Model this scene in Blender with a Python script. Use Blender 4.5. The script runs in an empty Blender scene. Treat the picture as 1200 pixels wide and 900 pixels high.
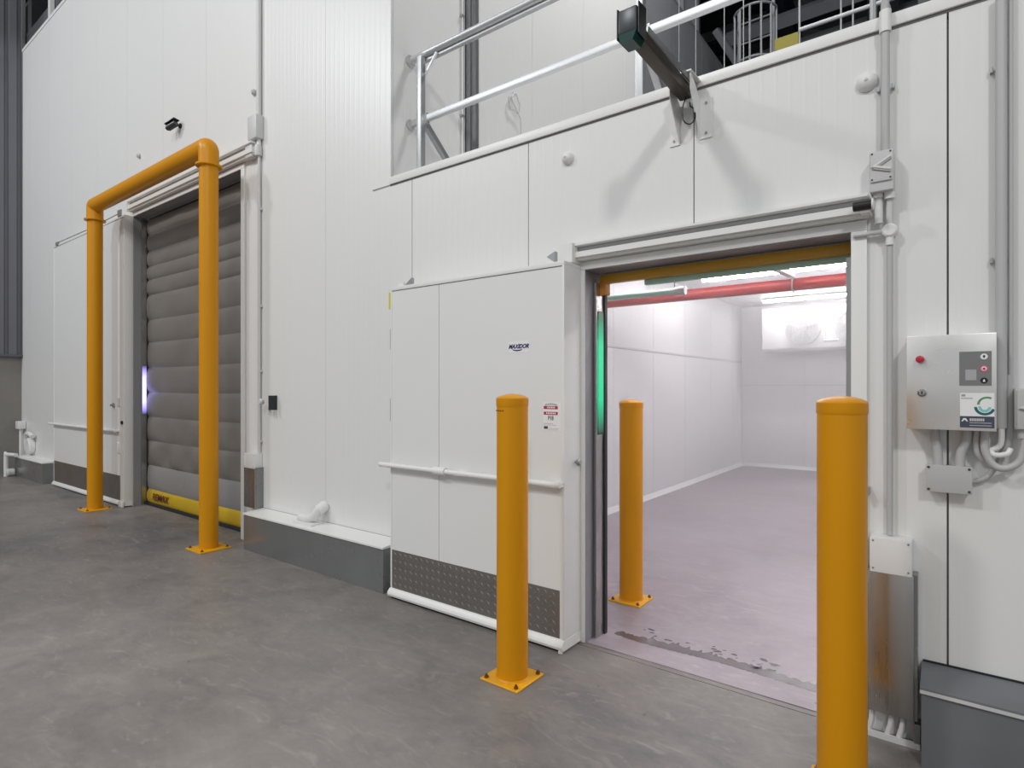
import bpy, bmesh, math, random
from mathutils import Vector, Matrix
random.seed(7)
PI = math.pi
SC = bpy.context.scene
COL = SC.collection

# ------------------------------------------------------------------ camera
YAW = math.radians(37.177)
cam_d = bpy.data.cameras.new('camera'); cam = bpy.data.objects.new('camera', cam_d); COL.objects.link(cam)
cam.location = (0, 0, 1.45); cam.rotation_euler = (PI/2, 0, YAW)
cam_d.sensor_fit = 'HORIZONTAL'; cam_d.sensor_width = 36; cam_d.lens = 36*683/1200
cam_d.shift_y = 5/1200; cam_d.clip_start = 0.05; cam_d.clip_end = 200
SC.camera = cam

# ------------------------------------------------------------------ world, lamps, exposure
w = bpy.data.worlds.new('world'); SC.world = w; w.use_nodes = True
bg = w.node_tree.nodes['Background']; bg.inputs[0].default_value = (0.93, 0.97, 1.0, 1); bg.inputs[1].default_value = 0.50
SC.view_settings.view_transform = 'Standard'; SC.view_settings.look = 'None'
SC.view_settings.exposure = -0.05; SC.view_settings.gamma = 1.0; SC.view_settings.use_curve_mapping = False

def area(name, loc, target, power, sx, sy, color=(1, 1, 1)):
    l = bpy.data.lights.new(name, 'AREA'); l.shape = 'RECTANGLE'; l.size = sx; l.size_y = sy
    l.energy = power; l.color = color
    o = bpy.data.objects.new(name, l); COL.objects.link(o); o.location = loc
    o.rotation_euler = (Vector(target)-Vector(loc)).to_track_quat('-Z', 'Y').to_euler()
    return o
area('high_bay_and_fill_light', (4.2, -6.4, 8.8), (0, 2.9, 0.5), 330, 0.9, 0.9, (1, 0.985, 0.96))
area('high_bay_and_fill_light', (-4.2, -4.6, 9.2), (-4, 2.9, 0), 270, 0.9, 0.9, (1, 0.985, 0.96))
area('high_bay_and_fill_light', (-11.0, -4.6, 9.2), (-10, 2.9, 0), 330, 0.9, 0.9, (0.96, 0.98, 1))
area('high_bay_and_fill_light', (-1.6, 5.4, 9.4), (-3.0, 5.4, 4), 260, 0.9, 0.9, (1, 1, 1))  # unseen fill lamp, boosted to brighten the side wall above the low roof

area('high_bay_and_fill_light', (-12, 6, 9.6), (-13, 9.9, 8.5), 90, 0.9, 0.9)  # unseen lamp added to light the background above the tall wall

# ------------------------------------------------------------------ materials
MATS = {}
def mat(name, col, rough=0.5, metal=0.0, var=0.0, vscale=4.0, bump=0.0, bscale=60.0, emit=None, estr=0.0, coat=0.0, stretch=(1, 1, 1), rvar=0.0):
    m = bpy.data.materials.new(name); m.use_nodes = True; nt = m.node_tree; N = nt.nodes; L = nt.links
    b = N['Principled BSDF']
    c4 = (*col, 1)
    b.inputs['Base Color'].default_value = c4
    b.inputs['Roughness'].default_value = rough; b.inputs['Metallic'].default_value = metal
    b.inputs['Coat Weight'].default_value = coat
    tc = N.new('ShaderNodeTexCoord'); mp = N.new('ShaderNodeMapping'); mp.inputs['Scale'].default_value = stretch
    L.new(tc.outputs['Object'], mp.inputs['Vector'])
    if var > 0:
        nz = N.new('ShaderNodeTexNoise'); nz.inputs['Scale'].default_value = vscale; nz.inputs['Detail'].default_value = 5
        L.new(mp.outputs[0], nz.inputs['Vector'])
        mx = N.new('ShaderNodeMix'); mx.data_type = 'RGBA'
        mx.inputs['A'].default_value = (*[max(0, c*(1-var)) for c in col], 1)
        mx.inputs['B'].default_value = (*[min(1, c*(1+var)) for c in col], 1)
        L.new(nz.outputs['Fac'], mx.inputs['Factor']); L.new(mx.outputs['Result'], b.inputs['Base Color'])
        if rvar > 0:
            mr = N.new('ShaderNodeMapRange'); mr.inputs['From Min'].default_value = 0.3; mr.inputs['From Max'].default_value = 0.7
            mr.inputs['To Min'].default_value = max(0.02, rough-rvar); mr.inputs['To Max'].default_value = rough+rvar
            L.new(nz.outputs['Fac'], mr.inputs['Value']); L.new(mr.outputs[0], b.inputs['Roughness'])
    if bump > 0:
        n2 = N.new('ShaderNodeTexNoise'); n2.inputs['Scale'].default_value = bscale; n2.inputs['Detail'].default_value = 3
        L.new(mp.outputs[0], n2.inputs['Vector'])
        bp = N.new('ShaderNodeBump'); bp.inputs['Strength'].default_value = bump; bp.inputs['Distance'].default_value = 0.01
        L.new(n2.outputs['Fac'], bp.inputs['Height']); L.new(bp.outputs[0], b.inputs['Normal'])
    if emit:
        b.inputs['Emission Color'].default_value = (*emit, 1); b.inputs['Emission Strength'].default_value = estr
    MATS[name] = m
    return m

mat('white_steel', (0.80, 0.80, 0.79), 0.38, var=0.02, vscale=1.5)
mat('white_trim', (0.82, 0.82, 0.80), 0.35)
mat('white_plastic', (0.80, 0.80, 0.79), 0.4)
mat('grey_plastic', (0.50, 0.50, 0.50), 0.45)
mat('light_grey_plastic', (0.62, 0.62, 0.62), 0.45)
mat('joint_dark', (0.16, 0.16, 0.16), 0.7)
mat('sealant', (0.42, 0.42, 0.42), 0.6)
mat('jamb_steel', (0.34, 0.34, 0.355), 0.42, 0.4, var=0.1, vscale=3, stretch=(1, 1, .2))
mat('stainless', (0.48, 0.47, 0.46), 0.30, 1.0, var=0.08, vscale=30, stretch=(1, 1, 0.05), rvar=0.08)
mat('brushed_box', (0.80, 0.79, 0.77), 0.34, 0.75, var=0.10, vscale=5, rvar=0.1)
mat('kerb_grey', (0.26, 0.27, 0.27), 0.26, 0.55, var=0.18, vscale=2.2, rvar=0.1)
mat('kerb_grey_blue', (0.17, 0.18, 0.195), 0.42, 0.1, var=0.2, vscale=3)
mat('tread_steel', (0.30, 0.28, 0.265), 0.42, 0.85, var=0.15, vscale=6)
mat('aluminium', (0.60, 0.61, 0.62), 0.42, 0.7, var=0.05, vscale=8)
mat('galvanised', (0.42, 0.43, 0.44), 0.42, 0.7, var=0.15, vscale=14)
mat('dark_steel', (0.035, 0.038, 0.045), 0.5, 0.3, var=0.4, vscale=2)
mat('mid_steel', (0.12, 0.125, 0.14), 0.5, 0.3, var=0.3, vscale=2)
mat('safety_yellow', (0.68, 0.285, 0.0), 0.38, var=0.05, vscale=2, bump=0.03, bscale=90, coat=0.0); MATS['safety_yellow'].node_tree.nodes['Principled BSDF'].inputs['Specular IOR Level'].default_value = 0.32
mat('safety_yellow_plate', (0.80, 0.40, 0.005), 0.4, var=0.05, vscale=5)
mat('curtain_yellow', (0.55, 0.36, 0.012), 0.45, var=0.15, vscale=5)
mat('header_yellow', (0.50, 0.26, 0.01), 0.4, var=0.1, vscale=5)
mat('orange_block', (0.55, 0.20, 0.02), 0.5)
mat('black', (0.015, 0.015, 0.016), 0.35)
mat('black_rubber', (0.02, 0.02, 0.02), 0.6)
mat('rust_bolt', (0.20, 0.09, 0.02), 0.5, 0.5)
mat('cladding_grey', (0.17, 0.17, 0.19), 0.45, 0.2, var=0.06, vscale=2)
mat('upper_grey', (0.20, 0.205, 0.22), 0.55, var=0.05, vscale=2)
mat('precast', (0.24, 0.225, 0.21), 0.8, var=0.2, vscale=2.5, bump=0.2, bscale=25)
mat('red_pipe', (0.34, 0.008, 0.005), 0.4)
mat('pale_green', (0.42, 0.62, 0.52), 0.45)  # green light cast on the seal and pipe, put into their colour
mat('navy_print', (0.02, 0.015, 0.12), 0.5)
mat('navy_label', (0.06, 0.07, 0.11), 0.5)
mat('red_print', (0.45, 0.03, 0.07), 0.5)
mat('dark_print', (0.06, 0.06, 0.06), 0.5)
mat('grey_print', (0.35, 0.36, 0.36), 0.5)
mat('maroon_print', (0.12, 0.02, 0.01), 0.5)
mat('paper', (0.86, 0.86, 0.87), 0.5)
mat('keypad_grey', (0.20, 0.205, 0.205), 0.5)
mat('screen_grey', (0.42, 0.42, 0.44), 0.3)
mat('button_red', (0.50, 0.02, 0.05), 0.35)
mat('button_pink', (0.75, 0.12, 0.2), 0.4)
mat('teal_print', (0.02, 0.12, 0.15), 0.5)
mat('aqua_print', (0.25, 0.62, 0.58), 0.5)
mat('green_print', (0.13, 0.30, 0.14), 0.5)
mat('yellow_tag', (0.65, 0.62, 0.05), 0.5)
mat('olive_board', (0.22, 0.19, 0.015), 0.6)
mat('projector_body', (0.05, 0.055, 0.06), 0.35, 0.5, var=0.2, vscale=30)
mat('projector_green', (0.008, 0.045, 0.035), 0.15)
mat('arm_dark', (0.075, 0.062, 0.048), 0.4, 0.4)
mat('cold_wall', (0.80, 0.79, 0.80), 0.36, var=0.02)
mat('cold_ceiling', (0.84, 0.82, 0.83), 0.45)
mat('tube_glow', (1, 1, 1), 0.5, emit=(1, 0.96, 1.0), estr=62)
mat('bulb_glow', (1, 1, 1), 0.5, emit=(1, 0.98, 1.0), estr=5)

def led_material(name, col, strength, z0, z1):
    m = mat(name, (0.04, 0.05, 0.045), 0.3); nt = m.node_tree; N = nt.nodes; L = nt.links; b = N['Principled BSDF']
    g = N.new('ShaderNodeNewGeometry'); s = N.new('ShaderNodeSeparateXYZ'); L.new(g.outputs['Position'], s.inputs[0])
    r = N.new('ShaderNodeMapRange'); r.inputs['From Min'].default_value = z0; r.inputs['From Max'].default_value = z1
    L.new(s.outputs['Z'], r.inputs['Value'])
    cr = N.new('ShaderNodeValToRGB'); e = cr.color_ramp.elements
    e[0].position = 0; e[0].color = (0, 0, 0, 1); e[1].position = 1; e[1].color = (0, 0, 0, 1)
    for p in (0.28, 0.72):
        k = e.new(p); k.color = (1, 1, 1, 1)
    L.new(r.outputs[0], cr.inputs[0])
    mu = N.new('ShaderNodeMath'); mu.operation = 'MULTIPLY'; mu.inputs[1].default_value = strength
    L.new(cr.outputs[0], mu.inputs[0]); L.new(mu.outputs[0], b.inputs['Emission Strength'])
    b.inputs['Emission Color'].default_value = (*col, 1)
    return m
led_material('led_green', (0.0, 0.80, 0.36), 0.80, 1.18, 1.90)
led_material('led_blue', (0.40, 0.36, 1.0), 3.0, 1.12, 1.74)

# white insulated panel skin: fine vertical micro-ribs pressed into the sheet
def ribbed(name, col, rough, pitch, strength):
    m = mat(name, col, rough, var=0.015, vscale=0.8); nt = m.node_tree; N = nt.nodes; L = nt.links; b = N['Principled BSDF']
    tc = N.new('ShaderNodeNewGeometry'); s = N.new('ShaderNodeSeparateXYZ'); L.new(tc.outputs['Position'], s.inputs[0])
    ad = N.new('ShaderNodeMath'); ad.operation = 'ADD'; L.new(s.outputs['X'], ad.inputs[0]); L.new(s.outputs['Y'], ad.inputs[1])
    mu = N.new('ShaderNodeMath'); mu.operation = 'MULTIPLY'; mu.inputs[1].default_value = 2*PI/pitch; L.new(ad.outputs[0], mu.inputs[0])
    si = N.new('ShaderNodeMath'); si.operation = 'SINE'; L.new(mu.outputs[0], si.inputs[0])
    pw = N.new('ShaderNodeMapRange'); pw.inputs['From Min'].default_value = 0.6; pw.inputs['From Max'].default_value = 1.0; L.new(si.outputs[0], pw.inputs['Value'])
    bp = N.new('ShaderNodeBump'); bp.inputs['Strength'].default_value = strength; bp.inputs['Distance'].default_value = 0.001
    L.new(pw.outputs[0], bp.inputs['Height']); L.new(bp.outputs[0], b.inputs['Normal'])
    return m
ribbed('panel_white', (0.79, 0.79, 0.78), 0.36, 0.062, 0.5)
ribbed('panel_white_side', (0.79, 0.79, 0.78), 0.40, 0.08, 0.6)

def concrete(name, c_dark, c_mid, c_light, rough):
    m = bpy.data.materials.new(name); m.use_nodes = True; nt = m.node_tree; N = nt.nodes; L = nt.links; b = N['Principled BSDF']
    g = N.new('ShaderNodeNewGeometry')
    def noise(sc, det, rgh, stretch, dist=0.0):
        mp = N.new('ShaderNodeMapping'); mp.inputs['Scale'].default_value = stretch; L.new(g.outputs['Position'], mp.inputs[0])
        n = N.new('ShaderNodeTexNoise'); n.inputs['Scale'].default_value = sc; n.inputs['Detail'].default_value = det
        n.inputs['Roughness'].default_value = rgh; n.inputs['Distortion'].default_value = dist
        L.new(mp.outputs[0], n.inputs['Vector']); return n
    big = noise(0.42, 3, 0.5, (1, 1, 1), 0.4)
    med = noise(2.6, 7, 0.62, (1, 1.5, 1), 0.8)
    fine = noise(16, 6, 0.7, (1, 1.3, 1), 0.5)
    def mul(a, k):
        x = N.new('ShaderNodeMath'); x.operation = 'MULTIPLY'; x.inputs[1].default_value = k; L.new(a, x.inputs[0]); return x.outputs[0]
    def add(a, c):
        x = N.new('ShaderNodeMath'); x.operation = 'ADD'; L.new(a, x.inputs[0]); L.new(c, x.inputs[1]); return x.outputs[0]
    t = add(add(mul(big.outputs['Fac'], 0.48), mul(med.outputs['Fac'], 0.37)), mul(fine.outputs['Fac'], 0.15))
    cr = N.new('ShaderNodeValToRGB'); e = cr.color_ramp.elements
    e[0].position = 0.36; e[0].color = (*c_dark, 1); e[1].position = 0.66; e[1].color = (*c_light, 1)
    k = e.new(0.5); k.color = (*c_mid, 1)
    L.new(t, cr.inputs[0])
    # pale trowel scuffs
    sc = noise(5.0, 8, 0.65, (0.8, 2.2, 1), 2.2)
    mr = N.new('ShaderNodeMapRange'); mr.inputs['From Min'].default_value = 0.55; mr.inputs['From Max'].default_value = 0.70; mr.inputs['To Max'].default_value = 0.32
    L.new(sc.outputs['Fac'], mr.inputs['Value'])
    mx = N.new('ShaderNodeMix'); mx.data_type = 'RGBA'; L.new(mr.outputs[0], mx.inputs['Factor']); L.new(cr.outputs[0], mx.inputs['A'])
    mx.inputs['B'].default_value = (*[min(1, c*1.45) for c in c_light], 1)
    # dark specks
    vo = N.new('ShaderNodeTexVoronoi'); vo.inputs['Scale'].default_value = 3.1; L.new(g.outputs['Position'], vo.inputs['Vector'])
    ms = N.new('ShaderNodeMapRange'); ms.inputs['From Min'].default_value = 0.02; ms.inputs['From Max'].default_value = 0.035
    ms.inputs['To Min'].default_value = 0.55; ms.inputs['To Max'].default_value = 0.0; L.new(vo.outputs['Distance'], ms.inputs['Value'])
    m2 = N.new('ShaderNodeMix'); m2.data_type = 'RGBA'; L.new(ms.outputs[0], m2.inputs['Factor']); L.new(mx.outputs['Result'], m2.inputs['A'])
    m2.inputs['B'].default_value = (0.07, 0.065, 0.06, 1)
    L.new(m2.outputs['Result'], b.inputs['Base Color'])
    rr = N.new('ShaderNodeMapRange'); rr.inputs['To Min'].default_value = rough-0.12; rr.inputs['To Max'].default_value = rough+0.12
    L.new(med.outputs['Fac'], rr.inputs['Value']); L.new(rr.outputs[0], b.inputs['Roughness'])
    bp = N.new('ShaderNodeBump'); bp.inputs['Strength'].default_value = 0.12; bp.inputs['Distance'].default_value = 0.004
    L.new(fine.outputs['Fac'], bp.inputs['Height']); L.new(bp.outputs[0], b.inputs['Normal'])
    MATS[name] = m; return m
concrete('concrete', (0.115, 0.112, 0.118), (0.205, 0.188, 0.176), (0.30, 0.272, 0.252), 0.45)
concrete('concrete_cold_lit', (0.25, 0.215, 0.238), (0.35, 0.303, 0.333), (0.43, 0.385, 0.415), 0.42)  # lilac tint of the cold room lights mixed into the slab colour

# ------------------------------------------------------------------ mesh helpers
class MB:
    def __init__(s): s.bm = bmesh.new()
    def box(s, x0, x1, y0, y1, z0, z1):
        if x0 > x1: x0, x1 = x1, x0
        if y0 > y1: y0, y1 = y1, y0
        if z0 > z1: z0, z1 = z1, z0
        v = [s.bm.verts.new(p) for p in ((x0,y0,z0),(x1,y0,z0),(x1,y1,z0),(x0,y1,z0),(x0,y0,z1),(x1,y0,z1),(x1,y1,z1),(x0,y1,z1))]
        for f in ((0,3,2,1),(4,5,6,7),(0,1,5,4),(1,2,6,5),(2,3,7,6),(3,0,4,7)): s.bm.faces.new([v[i] for i in f])
        return s
    def loft(s, rings, caps=True, closed=True):
        R = [[s.bm.verts.new(p) for p in r] for r in rings]; n = len(R[0])
        for a, b in zip(R, R[1:]):
            for i in range(n if closed else n-1):
                j = (i+1) % n; s.bm.faces.new((a[i], a[j], b[j], b[i]))
        if caps and closed:
            s.bm.faces.new(R[0][::-1]); s.bm.faces.new(R[-1])
        return s
    def tube(s, pts, r, n=12, caps=True, mitre=False):
        P = [Vector(p) for p in pts]; rings = []
        up = None
        for i, p in enumerate(P):
            d0 = (P[i]-P[i-1]).normalized() if i > 0 else (P[1]-P[0]).normalized()
            d1 = (P[i+1]-P[i]).normalized() if i < len(P)-1 else d0
            t = (d0+d1).normalized() if (d0+d1).length > 1e-6 else d0
            if up is None:
                up = Vector((0, 0, 1)) if abs(t.z) < 0.9 else Vector((1, 0, 0))
                up = (up-t*up.dot(t)).normalized()
            else:
                up = (up-t*up.dot(t)).normalized()
            sd = t.cross(up)
            k = 1/max(0.3, d0.dot(t))
            # stretch in bend plane for true mitres
            bend = (d1-d0); bend = bend-t*bend.dot(t)
            bn = bend.normalized() if bend.length > 1e-4 else None
            rr = r[i] if isinstance(r, (list, tuple)) else r
            ring = []
            for a in range(n):
                v = up*math.cos(2*PI*a/n)+sd*math.sin(2*PI*a/n)
                if bn: v = v+bn*v.dot(bn)*(k-1)
                ring.append(p+v*rr)
            rings.append(ring)
        return s.loft(rings, caps)
    def lathe(s, prof, c=(0,0,0), axis='z', n=32):
        rings = []
        for r, h in prof:
            ring = []
            for a in range(n):
                u, v = r*math.cos(2*PI*a/n), r*math.sin(2*PI*a/n)
                if axis == 'z': q = (u, v, h)
                elif axis == 'y': q = (u, h, v)
                else: q = (h, u, v)
                ring.append(Vector(c)+Vector(q))
            rings.append(ring)
        return s.loft(rings)
    def prism_x(s, poly, x0, x1):   # poly of (y,z)
        return s.loft([[(x0, y, z) for y, z in poly], [(x1, y, z) for y, z in poly]])
    def prism_y(s, poly, y0, y1):   # poly of (x,z)
        return s.loft([[(x, y0, z) for x, z in poly], [(x, y1, z) for x, z in poly]])
    def prism_z(s, poly, z0, z1):
        return s.loft([[(x, y, z0) for x, y in poly], [(x, y, z1) for x, y in poly]])
    def bevel(s, w=0.004, seg=2, ang=50):
        bmesh.ops.recalc_face_normals(s.bm, faces=s.bm.faces)
        ed = [e for e in s.bm.edges if len(e.link_faces) == 2 and e.calc_face_angle(0) > math.radians(ang)]
        bmesh.ops.bevel(s.bm, geom=ed, offset=w, segments=seg, affect='EDGES', profile=0.6, clamp_overlap=True)
        return s

ORG = {}
def obj(name, mb, material, parent=None, label=None, cat=None, group=None, kind=None, org=None, smooth=True):
    bm = mb.bm; bmesh.ops.recalc_face_normals(bm, faces=bm.faces)
    if parent is None:
        if org is None:
            xs = [v.co for v in bm.verts]
            mn = Vector([min(c[i] for c in xs) for i in range(3)]); mxx = Vector([max(c[i] for c in xs) for i in range(3)])
            org = Vector(((mn.x+mxx.x)/2, (mn.y+mxx.y)/2, mn.z))
        org = Vector(org)
    else:
        org = ORG[parent]
    for v in bm.verts: v.co -= org
    me = bpy.data.meshes.new(name); bm.to_mesh(me); bm.free()
    if smooth:
        me.polygons.foreach_set('use_smooth', [True]*len(me.polygons)); me.set_sharp_from_angle(angle=math.radians(32))
    me.materials.append(MATS[material])
    o = bpy.data.objects.new(name, me); COL.objects.link(o)
    if parent is None: o.location = org
    else: o.parent = parent
    ORG[o] = org
    if label: o['label'] = label
    if cat: o['category'] = cat
    if group: o['group'] = group
    if kind: o['kind'] = kind
    return o
def thing(name, label, cat, loc, group=None, kind=None):
    o = bpy.data.objects.new(name, None); COL.objects.link(o); o.location = loc; o.empty_display_size = 0.1
    ORG[o] = Vector(loc)
    if label: o['label'] = label
    if cat: o['category'] = cat
    if group: o['group'] = group
    if kind: o['kind'] = kind
    return o
def copy_tree(o, parent=None):
    c = o.copy(); COL.objects.link(c); c.parent = parent; ORG[c] = ORG[o].copy()
    for ch in [k for k in bpy.data.objects if k.parent == o]: copy_tree(ch, c)
    return c
def text(name, s, size, loc, material, parent, shear=0.0, bold=0.0, align='CENTER', spacing=1.0, sx=1.0):
    cu = bpy.data.curves.new('t', 'FONT'); cu.body = s; cu.size = size; cu.extrude = 0.0004; cu.shear = shear
    cu.offset = bold; cu.align_x = align; cu.align_y = 'CENTER'; cu.space_character = spacing; cu.resolution_u = 3
    t = bpy.data.objects.new('t', cu); COL.objects.link(t)
    dg = bpy.context.evaluated_depsgraph_get(); me = bpy.data.meshes.new_from_object(t.evaluated_get(dg))
    bpy.data.objects.remove(t)
    me.transform(Matrix.Translation(Vector(loc)-ORG[parent]) @ Matrix.Rotation(PI/2, 4, 'X') @ Matrix.Diagonal((sx, 1, 1, 1)))
    me.materials.clear(); me.materials.append(MATS[material])
    o = bpy.data.objects.new(name, me); COL.objects.link(o); o.parent = parent; ORG[o] = ORG[parent].copy()
    return o

# ------------------------------------------------------------------ dimensions (metres)
YW = 2.91                   # outer face of the cold store wall
H_LOW, H_TALL = 2.955, 7.24 # top of the low section / of the tall section
XC = -3.34                  # corner of the tall section
DL = (-8.05, -5.47, 3.56)   # left doorway: x0, x1, top
DR = (-1.675, -0.355, 2.125) # right doorway
def wall_rects(x0, x1, z1):
    """vertical strip x0..x1 minus the two doorways"""
    out = []; cuts = [x0, x1]
    for a, b, t in (DL, DR):
        for c in (a, b):
            if x0 < c < x1: cuts.append(c)
    cuts.sort()
    for a, b in zip(cuts, cuts[1:]):
        m = (a+b)/2; base = 0
        for p, q, t in (DL, DR):
            if p < m < q: base = t
        out.append((a, b, base, z1))
    return out

# ------------------------------------------------------------------ floor
f = MB(); f.box(-22, 9, -9, 2.858, -0.2, 0)
f.box(-22, -2.0, 2.858, 3.2, -0.2, 0); f.box(0.2, 9, 2.858, 3.0, -0.2, 0)
floor = obj('floor', f, 'concrete', kind='structure', org=(0, 0, 0), smooth=False)
obj('joint_bed', MB().box(-2.0, 0.2, 2.858, 2.912, -0.2, -0.012), 'joint_dark', floor, smooth=False)
obj('threshold_strip', MB().box(-1.95, 0.15, 2.866, 2.900, -0.1, -0.001), 'concrete', floor, smooth=False)
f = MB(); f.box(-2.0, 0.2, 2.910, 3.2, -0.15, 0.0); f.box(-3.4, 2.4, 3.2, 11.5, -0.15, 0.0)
obj('floor', f, 'concrete_cold_lit', kind='structure', org=(0, 5, 0), smooth=False)
# water left along the door seal: ragged wet strip plus drips
rnd = random.Random(4)
mat('wet_concrete', (0.125, 0.105, 0.11), 0.22)
def puddle(parent=None):
    m = MB(); n = 90; lo = []; hi = []
    for i in range(n+1):
        t = i/n; x = -1.60+1.22*t
        w0 = 0.016+0.012*math.sin(t*9)+rnd.uniform(-.004, .004)
        w1 = (0.022+0.030*math.sin(t*PI)+0.016*abs(math.sin(t*23+1))*abs(math.sin(t*61))+rnd.uniform(0, .016)+(0.03 if rnd.random() < 0.06 else 0))
        if t > 0.88: w1 *= 0.4; w0 *= 0.6
        lo.append((x, 3.118-w0)); hi.append((x, 3.118+w1))
    for i in range(n):
        a, b, c, d = lo[i], lo[i+1], hi[i+1], hi[i]
        m.bm.faces.new([m.bm.verts.new((p[0], p[1], 0.0012)) for p in (a, b, c, d)])
    for k in range(30):
        cx = rnd.uniform(-1.5, -0.72); cy = 3.175+rnd.uniform(0, 0.12)**1.0; r = rnd.uniform(.004, .015)
        m.bm.faces.new([m.bm.verts.new((cx+r*1.5*math.cos(a*PI/4)*rnd.uniform(.7, 1.2), cy+r*math.sin(a*PI/4)*rnd.uniform(.7, 1.2), 0.0012)) for a in range(8)])
    return m
obj('water_streak', puddle(), 'wet_concrete', label='dark wet streak with drips lying across the cold room threshold', cat='water', kind='stuff', smooth=False)

# ------------------------------------------------------------------ main wall
core = MB()
for a, b, z0, z1 in wall_rects(-13.0, XC-0.015, H_TALL-0.02)+wall_rects(XC-0.015, 4.0, H_LOW-0.02): core.box(a, b, YW+0.025, YW+0.15, z0, z1)
wall = obj('wall_front', core, 'sealant', kind='structure', org=(-3, YW, 0), smooth=False)
def panel(x0, x1, z1, g, extra=None):
    m = MB(); rects = wall_rects(x0+g/2, x1-g/2, z1)
    if extra: rects = extra
    # build the outline as joined boxes
    for a, b, p, q in rects: m.box(a, b, YW, YW+0.022, p, q)
    bmesh.ops.remove_doubles(m.bm, verts=m.bm.verts, dist=1e-5)
    return obj('panel', m, 'panel_white', wall, smooth=False)
xs = [-0.02-1.03*k for k in range(-4, 13)]
for k in range(-4, 12):
    x1 = -0.02-1.03*k; x0 = x1-1.03
    if x0 > XC: panel(x0, x1, H_LOW, 0.007)
    elif x1 <= -4.1: panel(x0, x1, H_TALL, 0.003)
    else: panel(x0, x1, 0, 0, extra=[(x0+0.0015, XC, 0, H_TALL), (XC, x1-0.0035, 0, H_LOW)])
panel(-13.0, -0.02-1.03*12, H_TALL, 0.003)
# capping along the low wall, with its shadow line as a dark strip; a short tail laps onto the tall section
m = MB(); m.box(XC+0.001, 4.0, YW-0.014, YW+0.16, H_LOW+0.008, H_LOW+0.062); m.bevel(0.004, 2)
cap = obj('capping', m, 'white_trim', wall)
obj('capping_shadow_line', MB().box(XC, 4.0, YW-0.003, YW+0.10, H_LOW-0.002, H_LOW+0.009), 'joint_dark', wall, smooth=False)
obj('capping_tail', MB().box(-3.54, XC, YW-0.006, YW, H_LOW+0.004, H_LOW+0.010), 'sealant', wall, smooth=False)
for i in range(9):
    pass
# top flashing of the tall section
obj('flashing', MB().box(-13.0, XC, YW-0.01, YW+0.16, H_TALL, H_TALL+0.05), 'white_trim', wall, smooth=False)

# side wall of the tall section, seen above the low roof
sw = obj('wall_side', MB().box(XC-0.12, XC-0.022, YW+0.15, 18, 2.95, H_TALL), 'sealant', kind='structure', smooth=False)
cuts = [YW+0.024, 3.72, 4.74, 5.74, 6.77, 7.22]
for a, b in zip(cuts, cuts[1:]):
    obj('panel', MB().box(XC-0.022, XC, a+0.002, b-0.002, 2.95, H_TALL), 'panel_white_side', sw, smooth=False)
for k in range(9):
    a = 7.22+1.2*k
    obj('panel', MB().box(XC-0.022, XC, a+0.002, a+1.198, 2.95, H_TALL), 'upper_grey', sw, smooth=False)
obj('flashing', MB().box(XC-0.12, XC, 3.1, 18, H_TALL, H_TALL+0.06), 'galvanised', sw, smooth=False)
# steel channel and slim conduit standing on the side wall
m = MB(); m.box(XC, XC+0.012, 3.74, 3.86, 3.0, 7.2); m.box(XC, XC+0.05, 3.74, 3.75, 3.0, 7.2); m.box(XC, XC+0.05, 3.85, 3.86, 3.0, 7.2)
m.box(XC, XC+0.035, 3.79, 3.80, 3.0, 7.2)
obj('steel_channel', m, 'galvanised', label='grey steel channel running up the side wall behind the roof railing', cat='channel', smooth=False)
t = thing('slim_conduit', 'slim white conduit beside the grey steel channel above the low roof', 'conduit', (XC+0.012, 3.69, 3.0))
obj('pipe', MB().tube([(XC+0.012, 3.69, 3.0), (XC+0.012, 3.69, 7.1)], 0.010, 10), 'white_trim', t)
for z in (3.75, 4.6, 5.5): obj('clip', MB().box(XC, XC+0.025, 3.67, 3.71, z, z+0.02), 'galvanised', t)
pts = []
for i in range(34):
    a = i/33*2.6*PI; r = 0.085-0.01*i/33
    pts.append((XC+0.02+0.0008*i, 4.40+r*math.cos(a+1.2), 4.14+r*math.sin(a+1.2)+0.02*math.sin(i)))
pts += [(XC+0.03, 4.50, 4.03), (XC+0.03, 4.52, 3.7), (XC+0.03, 4.50, 3.1)]
obj('cable_coil', MB().tube(pts, 0.004, 6), 'grey_plastic', label='thin loose cable coil hanging on the side wall above the low roof', cat='cable')

# tall store roof, cold room lid, warehouse shell
obj('ceiling', MB().box(-13, XC-0.12, YW+0.15, 18, H_TALL-0.1, H_TALL-0.02), 'sealant', kind='structure', smooth=False)
lid = obj('ceiling', MB().box(XC-0.02, 4.0, YW+0.15, 18, 2.97, 3.0), 'cold_ceiling', kind='structure', smooth=False)
m = MB(); m.box(-24, 10, 2.0, 20, 10.0, 10.1)
roof = obj('ceiling', m, 'dark_steel', kind='structure', smooth=False)
for i in range(14):
    y = 3.6+1.15*i
    m = MB(); m.box(-24, 10, y, y+0.07, 9.72, 9.98); m.box(-24, 10, y-0.03, y+0.10, 9.72, 9.735)
    obj('purlin', m, 'mid_steel' if i % 3 else 'upper_grey', roof, smooth=False)
for x in (-8.6, -2.9, 0.2, 3.6):
    m = MB(); m.box(x-0.08, x+0.08, 2.2, 19.6, 9.20, 9.70); m.box(x-0.16, x+0.16, 2.2, 19.6, 9.18, 9.215); m.box(x-0.16, x+0.16, 2.2, 19.6, 9.68, 9.715)
    obj('rafter', m, 'dark_steel', roof, smooth=False)
back = obj('wall_back', MB().box(-24, 10, 19.8, 20, 0, 10), 'dark_steel', kind='structure', smooth=False)
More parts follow.
